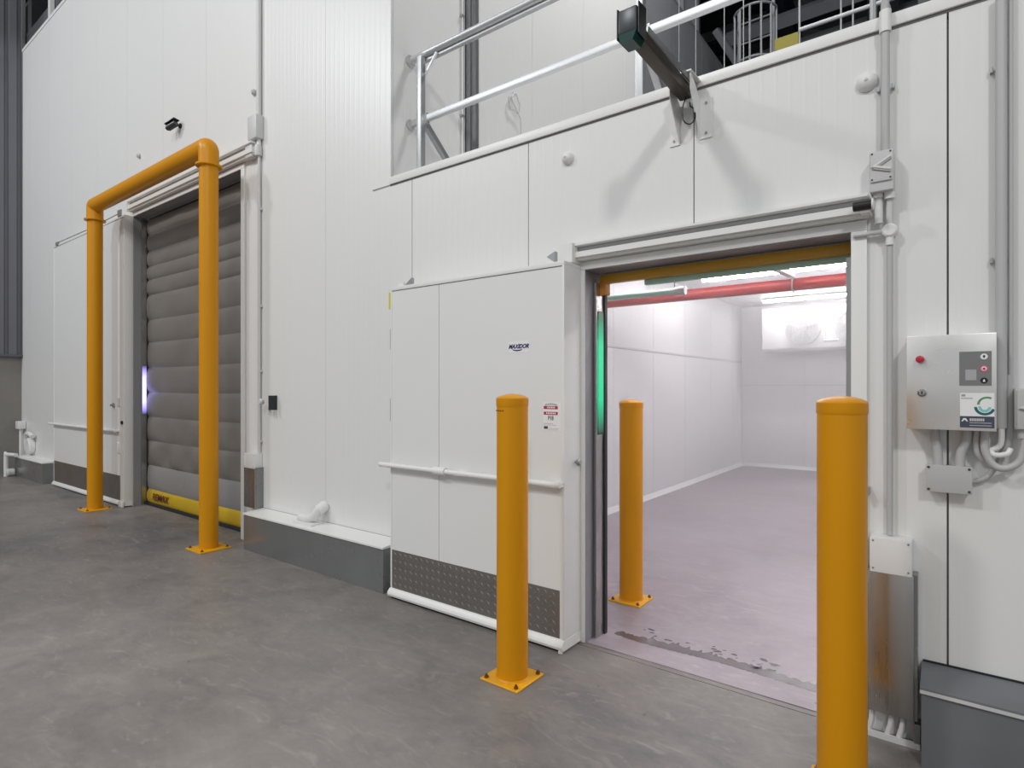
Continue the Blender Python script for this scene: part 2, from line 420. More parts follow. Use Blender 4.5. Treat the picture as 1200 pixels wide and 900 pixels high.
for i in range(9):
    x = -10+2.1*i
    obj('girt', MB().box(x, x+0.14, 19.6, 19.8, 3, 10), 'mid_steel', back, smooth=False)
obj('wall_right', MB().box(9.8, 10, 2.9, 20, 0, 10), 'dark_steel', kind='structure', smooth=False)

# steel bracing seen through the gap above the low roof
def brace(name, pts, r, mt, label, cat, sides=4, group=None):
    return obj(name, MB().tube(pts, r, sides), mt, label=label, cat=cat, group=group, smooth=False)
brace('roof_brace', [(-3.1, 9.6, 7.3), (-1.9, 10.4, 5.0)], 0.07, 'mid_steel', 'grey diagonal roof brace left of the caged ladder', 'brace')
brace('steel_column', [(-0.95, 11.5, 3.0), (-0.95, 11.5, 9.6)], 0.22, 'dark_steel', 'dark steel column right of the caged ladder', 'column')
brace('roof_brace', [(-2.6, 14, 9.2), (1.8, 12.5, 6.2)], 0.10, 'mid_steel', 'dark grey sloping roof brace behind the column', 'brace')
m = MB(); m.tube([(-3.2, 10.5, 7.6), (3.0, 10.5, 7.6)], 0.13, 4); m.tube([(-3.2, 12.0, 7.9), (3.0, 12.0, 7.9)], 0.13, 4)
obj('steel_girder', m, 'mid_steel', label='pair of dark steel girders crossing above the caged ladder', cat='girder', smooth=False)
m = MB(); m.box(-0.35, 2.6, 8.5, 9.2, 5.9, 6.35); m.bevel(0.02)
obj('air_duct', m, 'dark_steel', label='dark box duct behind the raised walkway rail', cat='duct')

# raised walkway with rail and yellow toe board
t = thing('walkway_rail', 'grey walkway handrail with yellow toe board, under the dark roof', 'railing', (0.3, 7.0, 3.0))
obj('rail', MB().tube([(-1.35, 7, 5.38), (2.8, 7, 5.38)], 0.022, 10), 'galvanised', t)
obj('toe_board', MB().box(-1.60, -1.36, 6.985, 7.01, 5.20, 5.36), 'olive_board', t, 'yellow board', smooth=False)
for x, r in ((-1.35, 0.012), (-0.95, 0.010), (-0.84, 0.010), (-0.66, 0.035), (0.6, 0.02)):
    obj('post', MB().tube([(x, 7, 3.0), (x, 7, 6.6)], r, 8), 'galvanised', t)
obj('platform', MB().box(-1.6, 2.8, 7.03, 8.0, 5.0, 5.06), 'dark_steel', t, smooth=False)

# caged ladder
t = thing('caged_ladder', 'grey caged access ladder standing on the low roof in shadow', 'ladder', (-2.35, 9.0, 3.0))
cx, cy, cr_ = -2.33, 9.0, 0.29
for k in range(7):
    a = PI*(0.0+k/6)+PI
    obj('cage_bar', MB().box(cx+cr_*math.cos(a)-.012, cx+cr_*math.cos(a)+.012, cy+cr_*math.sin(a)-.012, cy+cr_*math.sin(a)+.012, 3.6, 6.95), 'upper_grey', t, smooth=False)
for z in (4.6, 5.4, 6.2, 6.95):
    obj('hoop', MB().tube([(cx+cr_*math.cos(PI+PI*k/16), cy+cr_*math.sin(PI+PI*k/16), z) for k in range(17)], 0.018, 6), 'upper_grey', t)
for sx in (-1, 1): obj('stile', MB().box(cx+sx*0.24-.02, cx+sx*0.24+.02, cy+0.02, cy+0.06, 3.0, 7.1), 'upper_grey', t, smooth=False)
for k in range(13): obj('rung', MB().tube([(cx-.24, cy+.04, 3.3+.3*k), (cx+.24, cy+.04, 3.3+.3*k)], 0.013, 8), 'upper_grey', t)

# thin hanger rods from the roof
rod = None
for x, lb in ((-3.10, 'thin hanger rod nearest the grey side wall panels'), (-2.86, 'second thin hanger rod from the projector arm'), (-2.47, 'thin hanger rod just left of the caged ladder'), (-2.22, 'thin hanger rod crossing in front of the caged ladder')):
    if rod is None:
        rod = obj('hanger_rod', MB().tube([(x, 8, 3.0), (x, 8, 9.9)], 0.007, 6), 'galvanised', org=(x, 8, 3)); o = rod
    else:
        o = rod.copy(); COL.objects.link(o); o.location.x = x
    o['label'] = lb; o['category'] = 'rod'; o['group'] = 'hanger rods above the low roof'

# railing on the low roof
t = thing('roof_railing', 'aluminium two-rail guard railing along the edge of the low roof', 'railing', (-2, 3.1, 3.0))
def sqbar(p, q, w, h=None):
    m = MB(); P, Q = Vector(p), Vector(q); d = (Q-P).normalized(); up = Vector((0, 0, 1)) if abs(d.z) < .9 else Vector((0, 1, 0))
    up = (up-d*up.dot(d)).normalized(); s = d.cross(up); h = h or w
    m.loft([[c+s*a*w/2+up*b*h/2 for a, b in ((-1, -1), (1, -1), (1, 1), (-1, 1))] for c in (P, Q)]); return m.bevel(min(w, h)*0.18, 2)
obj('top_rail', MB().tube([(XC+0.03, 3.1, 3.965), (2.5, 3.1, 3.965)], 0.026, 14), 'aluminium', t)
obj('rail_saddle', sqbar((XC+0.07, 3.12, 3.930), (2.5, 3.12, 3.930), 0.03), 'galvanised', t, smooth=False)
obj('mid_rail', sqbar((XC+0.03, 3.1, 3.475), (2.5, 3.1, 3.475), 0.036, 0.045), 'aluminium', t)
obj('bracket', MB().lathe([(0.045, 0), (0.045, 0.014), (0.02, 0.014)], (XC, 3.1, 3.965), 'x', 18), 'grey_plastic', t)
obj('bracket', MB().lathe([(0.04, 0), (0.04, 0.014), (0.02, 0.014)], (XC, 3.1, 3.475), 'x', 18), 'grey_plastic', t)
for x in (-3.19, -1.416, 0.4, 2.2):
    obj('post', sqbar((x, 3.075, 3.017), (x, 3.075, 3.94), 0.048, 0.05), 'aluminium', t)
    obj('foot', MB().box(x-0.05, x+0.05, 3.03, 3.15, 3.0, 3.018), 'galvanised', t, smooth=False)
    obj('corner_brace', sqbar((x+0.03, 3.09, 3.80), (x+0.15, 3.09, 3.93), 0.018), 'aluminium', t)
    obj('backstay', sqbar((x, 3.11, 3.46), (x, 3.62, 3.02), 0.045), 'galvanised', t)
    obj('clamp', MB().box(x-0.03, x+0.05, 3.085, 3.115, 3.44, 3.51), 'galvanised', t, smooth=False)

# ------------------------------------------------------------------ far left: clad building wall and what shows above the tall section
left = obj('wall_left', MB().box(-13.0, -12.86, -9, YW-0.002, 0, 10), 'precast', kind='structure', smooth=False)
poly = []
y = -9.0
while y < YW-0.02:
    for dy, dx in ((0, 0.0), (0.10, 0.0), (0.115, -0.035), (0.155, -0.035), (0.17, 0.0)): poly.append((-12.80+dx, min(y+dy, YW-0.006)))
    y += 0.17
m = MB(); R = [[(x, yy, z) for x, yy in poly] for z in (2.03, 10)]; m.loft(R, caps=False, closed=False)
obj('cladding', m, 'cladding_grey', left, smooth=False)
obj('drip_flashing', MB().box(-12.86, -12.78, -9, YW-0.006, 1.99, 2.03), 'mid_steel', left, smooth=False)
obj('edge_stripe', MB().box(-12.86, -12.855, -9, 2.2, 0, 0.12), 'safety_yellow', left, smooth=False)
obj('wall_left', MB().box(-22.2, -22, 2.9, 20, 0, 10), 'cladding_grey', kind='structure', smooth=False)
m = MB()
for i in range(40): m.box(-22+0.55*i-22*0, -22+0.55*i+0.16, 9.86, 9.92, 6.5, 10)
uw = obj('wall_upper', MB().box(-22, -3.5, 9.92, 10.0, 7.3, 10), 'mid_steel', kind='structure', smooth=False)
for i in range(33):
    obj('panel', MB().box(-22+0.56*i, -22+0.56*i+0.34, 9.86, 9.915, 7.3, 10), 'upper_grey', uw, smooth=False)
obj('roof_beam', MB().box(-14.2, XC-1, 3.22, 3.36, 7.88, 8.12), 'mid_steel', label='grey steel beam running along the top of the tall white wall', cat='beam', smooth=False)
for x, lb in ((-14.0, 'white steel post above the wall top, beside the grey cladding'), (-12.30, 'white steel post above the wall top at the upper picture edge')):
    o = obj('roof_post', MB().box(x-0.06, x+0.06, 3.15, 3.21, 7.2, 9.2), 'white_trim', label=lb, cat='post', group='white posts above the tall wall', smooth=False)
obj('steel_column', MB().box(-14.6, -14.35, 3.4, 3.6, 0, 9.9), 'mid_steel', label='dark steel column at the far left, above the tall wall', cat='column', smooth=False)

# ------------------------------------------------------------------ kerbs
def kerb(name, x0, x1, h, top_mat, face_mat, label, chamfer=0.05, ends=True):
    t = thing(name, label, 'kerb', ((x0+x1)/2, 2.82, 0))
    obj('face', MB().box(x0, x1, 2.724, YW-0.001, 0, h), face_mat, t, smooth=False)
    m = MB(); m.prism_x([(2.716, h), (2.716, h+0.012), (YW-0.001, h+chamfer), (YW-0.001, h)], x0-0.004, x1+0.004)
    obj('cap', m, top_mat, t, smooth=False)
    return t
k1 = kerb('floor_kerb', -5.10, -3.205, 0.315, 'white_trim', 'kerb_grey', 'grey steel-faced kerb with white sloping top between the two doorways', 0.03)
k2 = kerb('floor_kerb', -12.42, -10.95, 0.31, 'white_trim', 'kerb_grey', 'grey kerb in the far left corner by the clad wall', 0.03)
k3 = kerb('floor_kerb', -0.100, 4.0, 0.295, 'kerb_grey_blue', 'kerb_grey_blue', 'dark grey kerb under the control box, at the right picture edge', 0.045)
obj('lip', MB().box(-0.104, 4.0, 2.712, 2.722, 0.287, 0.299), 'light_grey_plastic', k3, smooth=False)
obj('sealant_line', MB().box(-0.1, 4.0, 2.903, 2.9095, 0.338, 0.346), 'black', k3, smooth=False)
obj('sealant_line', MB().box(-5.09, -3.21, 2.903, 2.9095, 0.343, 0.347), 'sealant', k1, smooth=False)

# white elbow on the kerb
t = thing('drain_elbow', 'white plastic pipe elbow resting on the middle kerb top', 'pipe', (-4.2, 2.80, 0.33))
obj('pipe', MB().tube([(-4.33, 2.80, 0.375), (-4.22, 2.80, 0.378), (-4.16, 2.81, 0.40), (-4.13, 2.83, 0.46), (-4.13, 2.90, 0.49)], 0.036, 14), 'white_plastic', t)
obj('collar', MB().tube([(-4.135, 2.825, 0.445), (-4.13, 2.900, 0.485)], 0.046, 16), 'white_plastic', t)
obj('foot', MB().box(-4.38, -4.12, 2.755, 2.86, 0.328, 0.355).bevel(0.01, 2), 'white_plastic', t)

# ------------------------------------------------------------------ doorways
def doorway(name, x0, x1, top, face_y, yr):
    d = obj(name, MB().box(x0-0.045, x0, YW-0.02, YW-0.0005, 0, top+0.0).box(x1, x1+0.06, YW-0.02, YW-0.0005, 0, top).box(x0-0.045, x1+0.06, YW-0.02, YW-0.0005, top, top+0.045).bevel(0.004, 2), 'white_trim', kind='structure', org=((x0+x1)/2, YW, 0))
    obj('jamb', MB().box(x0-0.012, x0+0.002, YW-0.012, yr, 0, top), 'jamb_steel', d, smooth=False)
    obj('jamb', MB().box(x1-0.001, x1+0.012, YW-0.012, yr, 0, top), 'jamb_steel', d, smooth=False)
    obj('soffit', MB().box(x0, x1, YW-0.012, yr, top-0.003, top+0.01), 'jamb_steel', d, smooth=False)
    return d
dl = doorway('door_1', DL[0], DL[1], DL[2], 2.80, 3.04)
dr = doorway('door_2', DR[0], DR[1], DR[2], 2.72, 3.07)
# sliding track above each doorway: cap, groove, light strip, groove
def track(d, x0, x1, z0, z1, y0):
    h = z1-z0
    prof = [(YW, z0), (y0+0.02, z0), (y0+0.02, z0+h*0.12), (y0, z0+h*0.16), (y0, z0+h*0.50), (y0+0.012, z0+h*0.54), (y0+0.045, z0+h*0.60), (y0+0.045, z0+h*0.84), (y0-0.006, z0+h*0.88), (y0-0.006, z1), (YW, z1)]
    obj('track', MB().prism_x(prof, x0, x1), 'white_trim', d, smooth=False)
    obj('track_groove', MB().box(x0+0.002, x1-0.002, y0+0.030, y0+0.046, z0+h*0.62, z0+h*0.82), 'sealant', d, smooth=False)
    obj('track_end', MB().box(x0-0.006, x0, y0-0.008, YW-0.001, z0-0.01, z1+0.006), 'white_trim', d, smooth=False)
track(dr, -1.700, -0.285, 2.172, 2.262, 2.83)
track(dl, -8.03, -5.16, 3.615, 3.735, 2.83)
for i in range(6):
    x = -1.55+0.24*i
    obj('screw', MB().lathe([(0.004, 0), (0.004, -0.004)], (x, 2.874, 2.236), 'y', 8), 'jamb_steel', dr)

# right doorway: rolled-up rapid curtain with yellow bottom bar
g = MB(); g.box(-1.663, -1.650, 2.982, 3.068, 0, 2.06)
obj('curtain_guide', g, 'stainless', dr, smooth=False)
obj('guide_seal', MB().box(-1.664, -1.640, 3.070, 3.10, 0, 2.05), 'black_rubber', dr, smooth=False)
obj('curtain_guide', MB().box(-0.395, -0.367, 3.06, 3.12, 0, 2.05), 'stainless', dr, smooth=False)
obj('led_strip', MB().box(-1.652, -1.644, 3.000, 3.062, 1.18, 1.90).bevel(0.002, 1), 'led_green', dr, 'green glowing signal strip')
obj('bottom_bar', MB().box(-1.655, -0.37, 3.03, 3.08, 2.062, 2.112).bevel(0.008, 2), 'header_yellow', dr, 'yellow bottom bar of the raised curtain')
obj('bottom_seal', MB().box(-1.40, -0.37, 3.085, 3.115, 2.035, 2.075).bevel(0.008, 2), 'pale_green', dr)
obj('bar_end', MB().box(-1.655, -1.615, 3.025, 3.09, 1.995, 2.07).bevel(0.006, 2), 'orange_block', dr)
obj('curtain_roll', MB().lathe([(0.02, -1.66), (0.12, -1.66), (0.12, -0.36), (0.02, -0.36)], (0, 3.20, 2.28), 'x', 24), 'grey_plastic', dr)
obj('roll_cover', MB().box(-1.70, -0.33, 3.065, 3.34, 2.115, 2.135), 'white_trim', dr, smooth=False)
# motor at the right end of the track
t = thing('door_sensor', 'black cylindrical sensor at the right end of the door track', 'sensor', (-0.30, 2.80, 2.18))
obj('body', MB().lathe([(0.017, -0.335), (0.020, -0.332), (0.020, -0.272), (0.017, -0.268)], (0, 2.79, 2.203), 'x', 20), 'black', t)
obj('cap', MB().lathe([(0.024, -0.268), (0.024, -0.262), (0.012, -0.258)], (0, 2.79, 2.203), 'x', 20), 'white_plastic', t)
obj('bracket', MB().box(-0.31, -0.275, 2.79, 2.905, 2.175, 2.183), 'white_trim', t, smooth=False)
# bracket between parked panel and track
obj('track_bracket', MB().box(-1.790, -1.702, 2.80, 2.908, 2.155, 2.268).bevel(0.003, 1), 'white_trim', dr)

# stainless covers and white boxes beside both doorways
def side_cover(x0, x1, z0, z1, zb, label):
    t = thing('door_side_cover', label, 'cover', ((x0+x1)/2, 2.87, z0))
    obj('plate', MB().box(x0, x1, 2.832, YW-0.001, z0, z1).bevel(0.003, 2), 'stainless', t)
    obj('edge_strip', MB().box(x1-0.003, x1+0.012, 2.840, YW-0.0005, z0, z1+0.004), 'kerb_grey', t, smooth=False)
    obj('terminal_box', MB().box(x0+0.01, x1-0.006, 2.828, YW-0.002, z1-0.005, zb).bevel(0.006, 2), 'white_plastic', t, 'white box on top')
    for sx in (x0+0.022, x1-0.018):
        for z in (z1+0.012, zb-0.014): obj('screw', MB().lathe([(0.0045, 0), (0.003, -0.003)], (sx, 2.828, z), 'y', 8), 'jamb_steel', t)
    return t
side_cover(-0.290, -0.128, 0.113, 0.695, 0.835, 'stainless steel cover with white box on top, behind the nearest yellow bollard')
side_cover(-5.300, -5.105, 0.345, 0.715, 0.845, 'stainless steel cover with white box, right of the closed grey door')
# cable tails and foot bar below the right cover
t = thing('conduit_tails', 'white conduit tails emerging below the stainless cover at floor level', 'conduit', (-0.2, 2.86, 0))
for x in (-0.272, -0.205, -0.165): obj('pipe', MB().tube([(x, 2.87, 0.111), (x-0.004, 2.865, 0.06), (x-0.02, 2.86, 0.0)], 0.011, 10), 'light_grey_plastic', t)
obj('foot_bar', MB().box(-0.29, -0.108, 2.842, 2.858, 0.0, 0.022), 'light_grey_plastic', t, smooth=False)
obj('foot_bar', MB().box(-0.128, -0.108, 2.845, 2.905, 0.0, 0.10), 'kerb_grey', t, smooth=False)

# left doorway: closed rapid curtain of quilted rows
zs = [0.20, 0.497, 0.80, 1.097, 1.40, 1.707, 2.02, 2.30, 2.61, 2.80, 2.965, 3.156, 3.36, 3.55]
def curtain_row(z0, z1, wrinkle=0.0, seed=0):
    m = MB(); nx, nz = 44, 9; r = random.Random(seed); ph = [r.uniform(0, 6.28) for _ in range(4)]
    rows = []
    for j in range(nz+1):
        t = j/nz; z = z0+(z1-z0)*t; bulge = 0.026*math.sin(PI*t)**0.55
        ring = []
        for i in range(nx+1):
            u = i/nx; x = DL[0]+0.03+(DL[1]-DL[0]-0.06)*u
            yy = 3.06-bulge*(0.85+0.15*math.sin(5*u*PI+ph[0])) - wrinkle*math.sin(9*u*PI+ph[1])*math.sin(PI*t)*0.5
            zz = z - wrinkle*0.9*math.sin(3*u*PI+ph[2])*math.sin(PI*t)-0.008*math.sin(PI*u)
            ring.append((x, yy, zz))
        rows.append(ring)
    m.loft(rows, caps=False, closed=False); return m
mat('curtain_grey', (0.19, 0.175, 0.16), 0.36, var=0.12, vscale=3, stretch=(1, 1, 1.5), rvar=0.08)
mat('curtain_light', (0.27, 0.26, 0.255), 0.34, var=0.10, vscale=3, rvar=0.08)
for i, (a, b) in enumerate(zip(zs, zs[1:])):
    obj('curtain_row', curtain_row(a, b, 0.05 if i == 1 else (0.02 if i == 2 else 0.006), i), 'curtain_light' if i == 0 else 'curtain_grey', dl)
obj('curtain_hem', curtain_row(0.03, 0.20, 0.0, 50), 'curtain_yellow', dl, 'yellow bottom hem of the closed curtain')
obj('curtain_backing', MB().box(DL[0], DL[1], 3.075, 3.09, 0, 3.6), 'black_rubber', dl, smooth=False)
obj('bottom_seal', MB().box(DL[0]+0.03, DL[1]-0.03, 3.03, 3.07, 0.0, 0.035), 'black_rubber', dl, smooth=False)
obj('curtain_guide', MB().box(DL[0]+0.012, DL[0]+0.022, 2.985, 3.04, 0, 3.54), 'stainless', dl, smooth=False)
obj('guide_seal', MB().box(DL[0]+0.012, DL[0]+0.035, 3.041, 3.06, 0, 3.54), 'black_rubber', dl, smooth=False)
obj('curtain_guide', MB().box(DL[1]-0.04, DL[1]-0.012, 2.985, 3.03, 0, 3.54), 'stainless', dl, smooth=False)
obj('led_strip', MB().box(DL[0]+0.020, DL[0]+0.028, 2.992, 3.036, 1.12, 1.74).bevel(0.002, 1), 'led_blue', dl, 'violet-white glowing signal strip')
text('lettering', 'REMAX', 0.115, (-7.62, 3.027, 0.12), 'maroon_print', dl, shear=0.3, bold=0.003, sx=1.15)

# ------------------------------------------------------------------ sliding insulated doors (parked open)
def tread_plate(x0, x1, z0, z1, y, pitch=0.052):
    m = MB(); r = 0
    z = z0+pitch*0.5
    while z < z1-0.008:
        x = x0+pitch*0.5+(pitch*0.5 if r % 2 else 0)
        while x < x1-0.010:
            a = PI/4 if r % 2 else -PI/4
            dx, dz = math.cos(a), math.sin(a); L_, W_ = 0.018, 0.0055
            pv = [(x+dx*L_, y, z+dz*L_), (x-dz*W_, y, z+dx*W_), (x-dx*L_, y, z-dz*L_), (x+dz*W_, y, z-dx*W_)]
            v = [m.bm.verts.new(p) for p in pv]; t = m.bm.verts.new((x, y-0.0028, z))
            for i in range(4): m.bm.faces.new((v[i], v[(i+1) % 4], t))
            x += pitch
        z += pitch*0.5; r += 1
    return m
def sliding_door(x0, x1, z1, yf, seams, label, kick_top, rail_z, right):
    t = thing('sliding_door', label, 'door', ((x0+x1)/2, YW-0.05, 0.02))
    yb = YW-0.022
    cuts = [x0]+seams+[x1]
    for a, b in zip(cuts, cuts[1:]):
        l = a+(0.0 if a == x0 else 0.002); r_ = b-(0.0 if b == x1 else 0.002)
        obj('leaf', MB().box(l, r_, yf, yb, 0.055, z1-0.004), 'white_steel', t, smooth=False)
    obj('seam_core', MB().box(x0+0.01, x1-0.01, yf+0.005, yb-0.01, 0.06, z1-0.01), 'joint_dark', t, smooth=False)
    obj('top_channel', MB().box(x0-0.006, x1+0.004, yf-0.004, yb, z1-0.004, z1+0.022).bevel(0.003, 2), 'white_trim', t)
    obj('top_shadow_strip', MB().box(x0, x1, yf-0.0015, yf, z1-0.008, z1-0.003), 'joint_dark', t, smooth=False)
    obj('edge_trim', MB().box(x0-0.004, x0+0.010, yf-0.004, yb, 0.055, z1).bevel(0.002, 1), 'white_trim', t)
    obj('edge_trim', MB().box(x1-0.012, x1+0.004, yf-0.004, yb, 0.055, z1).bevel(0.004, 2), 'white_trim', t)
    # bottom sweep: rounded white rail standing proud
    prof = [(yb, 0.012), (yf-0.012, 0.012), (yf-0.026, 0.020), (yf-0.030, 0.034), (yf-0.024, 0.050), (yf-0.004, 0.068), (yb, 0.068)]
    obj('bottom_sweep', MB().prism_x(prof, x0-0.008, x1+0.006), 'white_trim', t)
    obj('floor_seal', MB().box(x0+0.01, x1-0.02, yf-0.006, yb, 0.0, 0.013), 'black_rubber', t, smooth=False)
    obj('kick_plate', MB().box(x0+0.012, x1-(0.028 if right else 0.12), yf-0.0025, yf, 0.072, kick_top), 'tread_steel', t, smooth=False)
    if right:
        obj('tread', tread_plate(x0+0.018, x1-0.03, 0.076, kick_top-0.004, yf-0.0025), 'tread_steel', t, kind='stuff', smooth=False)
    # push rail
    xr0, xr1 = (x0-0.075, x1-0.005) if right else (x0-0.12, x1-0.16)
    obj('push_rail', MB().tube([(xr0, yf-0.035, rail_z), (xr1, yf-0.035, rail_z)], 0.017, 14), 'white_plastic', t)
    for xx in (xr0+0.06, (xr0+xr1)/2, xr1-0.03):
        obj('rail_bracket', MB().box(xx-0.035, xx+0.035, yf-0.050, yf, rail_z-0.012, rail_z+0.010).bevel(0.004, 2), 'white_plastic', t)
    return t
sd = sliding_door(-3.112, -1.702, 2.128, 2.716, [-2.652], 'white insulated sliding door with tread-plate kick plate, parked left of the open cold room doorway', 0.335, 0.921, True)
obj('rail_collar', MB().tube([(-2.66, 2.681, 0.921), (-2.56, 2.681, 0.921)], 0.026, 16), 'white_plastic', sd)
obj('latch_knob', MB().lathe([(0.008, -1.702), (0.008, -1.686), (0.017, -1.684), (0.020, -1.672), (0.012, -1.664)], (0, 2.83, 1.035), 'x', 14), 'galvanised', sd)
obj('guide_foot', MB().tube([(-1.715, 2.705, 0.03), (-1.715, 2.700, 0.0)], 0.013, 12), 'white_plastic', sd)
obj('yellow_tab', MB().box(-3.134, -3.114, 2.712, 2.722, 2.00, 2.115), 'yellow_tag', sd, 'small yellow strip on the left edge', smooth=False)
for z0, z1 in ((1.72, 1.86), (1.22, 1.38)): obj('edge_clip', MB().box(-3.128, -3.116, 2.72, 2.74, z0, z1), 'galvanised', sd, smooth=False)
obj('stop_bracket', MB().box(-3.060, -3.01, 2.735, 2.80, 2.152, 2.175), 'white_trim', sd, smooth=False)
obj('stop_bracket', MB().prism_y([(-3.0, 2.152), (-2.93, 2.152), (-2.93, 2.20)], 2.735, 2.76), 'galvanised', sd, smooth=False)
obj('stop_bracket', MB().prism_y([(-1.83, 2.19), (-1.775, 2.152), (-1.775, 2.215)], 2.735, 2.765), 'galvanised', sd, smooth=False)
# logo sticker on the leaf
obj('logo_sticker', MB().box(-2.082, -1.938, 2.7150, 2.7158, 1.657, 1.722), 'paper', sd, 'white sticker with navy logo', smooth=False)
text('lettering', 'MAXIDOR', 0.034, (-2.012, 2.7140, 1.692), 'navy_print', sd, shear=0.35, bold=0.0012, sx=0.92)
m = MB(); n = 16; P = []
for i in range(n+1):
    a = PI+PI*i/n; P.append((-2.020+0.036*math.cos(a), 1.678+0.012*math.sin(a)))
for i in range(n, -1, -1):
    a = PI+PI*i/n; P.append((-2.020+0.034*math.cos(a), 1.679+0.006*math.sin(a)))
m.prism_y(P, 2.7136, 2.7146); obj('logo_swoosh', m, 'navy_print', sd, smooth=False)
# information sticker
obj('notice_sticker', MB().box(-1.838, -1.722, 2.7150, 2.7158, 1.215, 1.372), 'paper', sd, 'white notice with red bars', smooth=False)
m = MB()
for i in range(9): m.box(-1.826+0.009*i, -1.820+0.009*i, 2.7142, 2.715, 1.353+0.004*math.sin(PI*i/8), 1.362+0.005*math.sin(PI*i/8))
obj('small_print', m, 'grey_print', sd, smooth=False)
for z in (1.334, 1.302): obj('red_bar', MB().box(-1.835, -1.742, 2.7142, 2.715, z, z+0.017), 'red_print', sd, smooth=False)
m = MB()
for i in range(6): m.box(-1.812+0.009*i, -1.806+0.009*i, 2.7136, 2.7141, 1.339, 1.347); m.box(-1.818+0.011*i, -1.811+0.011*i, 2.7136, 2.7141, 1.307, 1.315)
obj('small_print', m, 'paper', sd, smooth=False)
text('lettering', 'P18', 0.034, (-1.788, 2.7140, 1.283), 'dark_print', sd, bold=0.0004, sx=0.72)
m = MB(); m.box(-1.835, -1.775, 2.7142, 2.715, 1.252, 1.254); m.box(-1.835, -1.750, 2.7142, 2.715, 1.244, 1.2455); m.box(-1.80, -1.735, 2.7142, 2.715, 1.226, 1.2275); m.box(-1.81, -1.74, 2.7142, 2.715, 1.219, 1.220)
obj('small_print', m, 'grey_print', sd, smooth=False)
obj('black_mark', MB().box(-1.834, -1.808, 2.7142, 2.715, 1.223, 1.238), 'dark_print', sd, smooth=False)

sl = sliding_door(-10.70, -8.05, 3.545, 2.80, [], 'tall white insulated sliding door parked behind the left goalpost leg', 0.375, 0.925, False)
obj('cable', MB().tube([(-10.55, 2.79, 3.59), (-9.3, 2.79, 3.578), (-8.12, 2.79, 3.60)], 0.006, 6), 'galvanised', sl)
obj('cable_anchor', MB().box(-10.58, -10.46, 2.785, 2.80, 3.555, 3.60), 'galvanised', sl, smooth=False)
obj('cable_anchor', MB().box(-8.22, -8.12, 2.785, 2.80, 3.565, 3.64), 'galvanised', sl, smooth=False)
obj('latch_knob', MB().lathe([(0.03, 2.80), (0.03, 2.785), (0.014, 2.78), (0.014, 2.76)], (-8.37, 0, 1.24), 'y', 14), 'galvanised', sl)
obj('latch_knob', MB().lathe([(0.022, 2.80), (0.022, 2.785), (0.012, 2.78)], (-8.10, 0, 1.03), 'y', 14), 'black', sl)
obj('key_switch', MB().box(-8.25, -8.17, 2.79, 2.80, 1.23, 1.33), 'light_grey_plastic', sl, smooth=False)
obj('cover_plate', MB().box(-8.27, -8.16, 2.79, 2.80, 0.65, 0.78).bevel(0.01, 2), 'white_plastic', sl)
obj('guide_foot', MB().box(-8.14, -8.02, 2.765, 2.79, 0.0, 0.07).bevel(0.008, 2), 'white_plastic', sl)

# ------------------------------------------------------------------ yellow bollards
def bolt(parent, x, y, z):
    m = MB(); m.lathe([(0.012, 0), (0.012, 0.008)], (x, y, z), 'z', 6); m.lathe([(0.006, 0.008), (0.006, 0.018)], (x, y, z), 'z', 8)
    return obj('bolt', m, 'rust_bolt', parent)
def make_bollard(x, y, label):
    t = thing('bollard', label, 'bollard', (x, y, 0), 'yellow safety bollards at the cold room doorway')
    R = 0.079
    obj('post', MB().lathe([(R, 0.010), (R, 1.36)], (x, y, 0), 'z', 48), 'safety_yellow', t)
    obj('cap', MB().lathe([(R+0.0015, 1.360), (R+0.0025, 1.364), (R+0.0025, 1.399), (R-0.002, 1.405), (R*0.75, 1.413), (R*0.4, 1.420), (0.004, 1.423)], (x, y, 0), 'z', 48), 'safety_yellow', t)
    obj('base_plate', MB().box(x-0.115, x+0.115, y-0.115, y+0.115, 0, 0.010).bevel(0.002, 1), 'safety_yellow_plate', t)
    obj('weld', MB().lathe([(R+0.007, 0.010), (R, 0.018)], (x, y, 0), 'z', 32), 'safety_yellow', t)
    for a in (-1, 1):
        for b in (-1, 1): bolt(t, x+a*0.092, y+b*0.092, 0.010)
    return t
b1 = make_bollard(-1.765, 2.33, 'yellow bollard in front of the sliding door, its rusty foot bolts showing')
b4 = copy_tree(b1); b4.location = (-0.318, 2.36, 0); b4['label'] = 'nearest yellow bollard, cut by the bottom picture edge, before the control box'
b3 = copy_tree(b1); b3.location = (-1.765, 3.68, 0); b3.scale = (1, 1, 0.966); b3['label'] = 'yellow bollard standing inside the cold room behind the doorway'
for b_, w_ in ((b1, 0), ):
    pass
m = MB()
for i in range(5): m.box(-1.765-0.058+0.014*i, -1.765-0.050+0.014*i, 2.33-0.0795*math.cos(math.asin(min(1, abs(-0.054+0.014*i)/0.079)))-0.0006, 2.33-0.0795*math.cos(math.asin(min(1, abs(-0.054+0.014*i)/0.079)))+0.002, 1.336, 1.342)
obj('scratch_marks', m, 'maroon_print', b1, smooth=False)

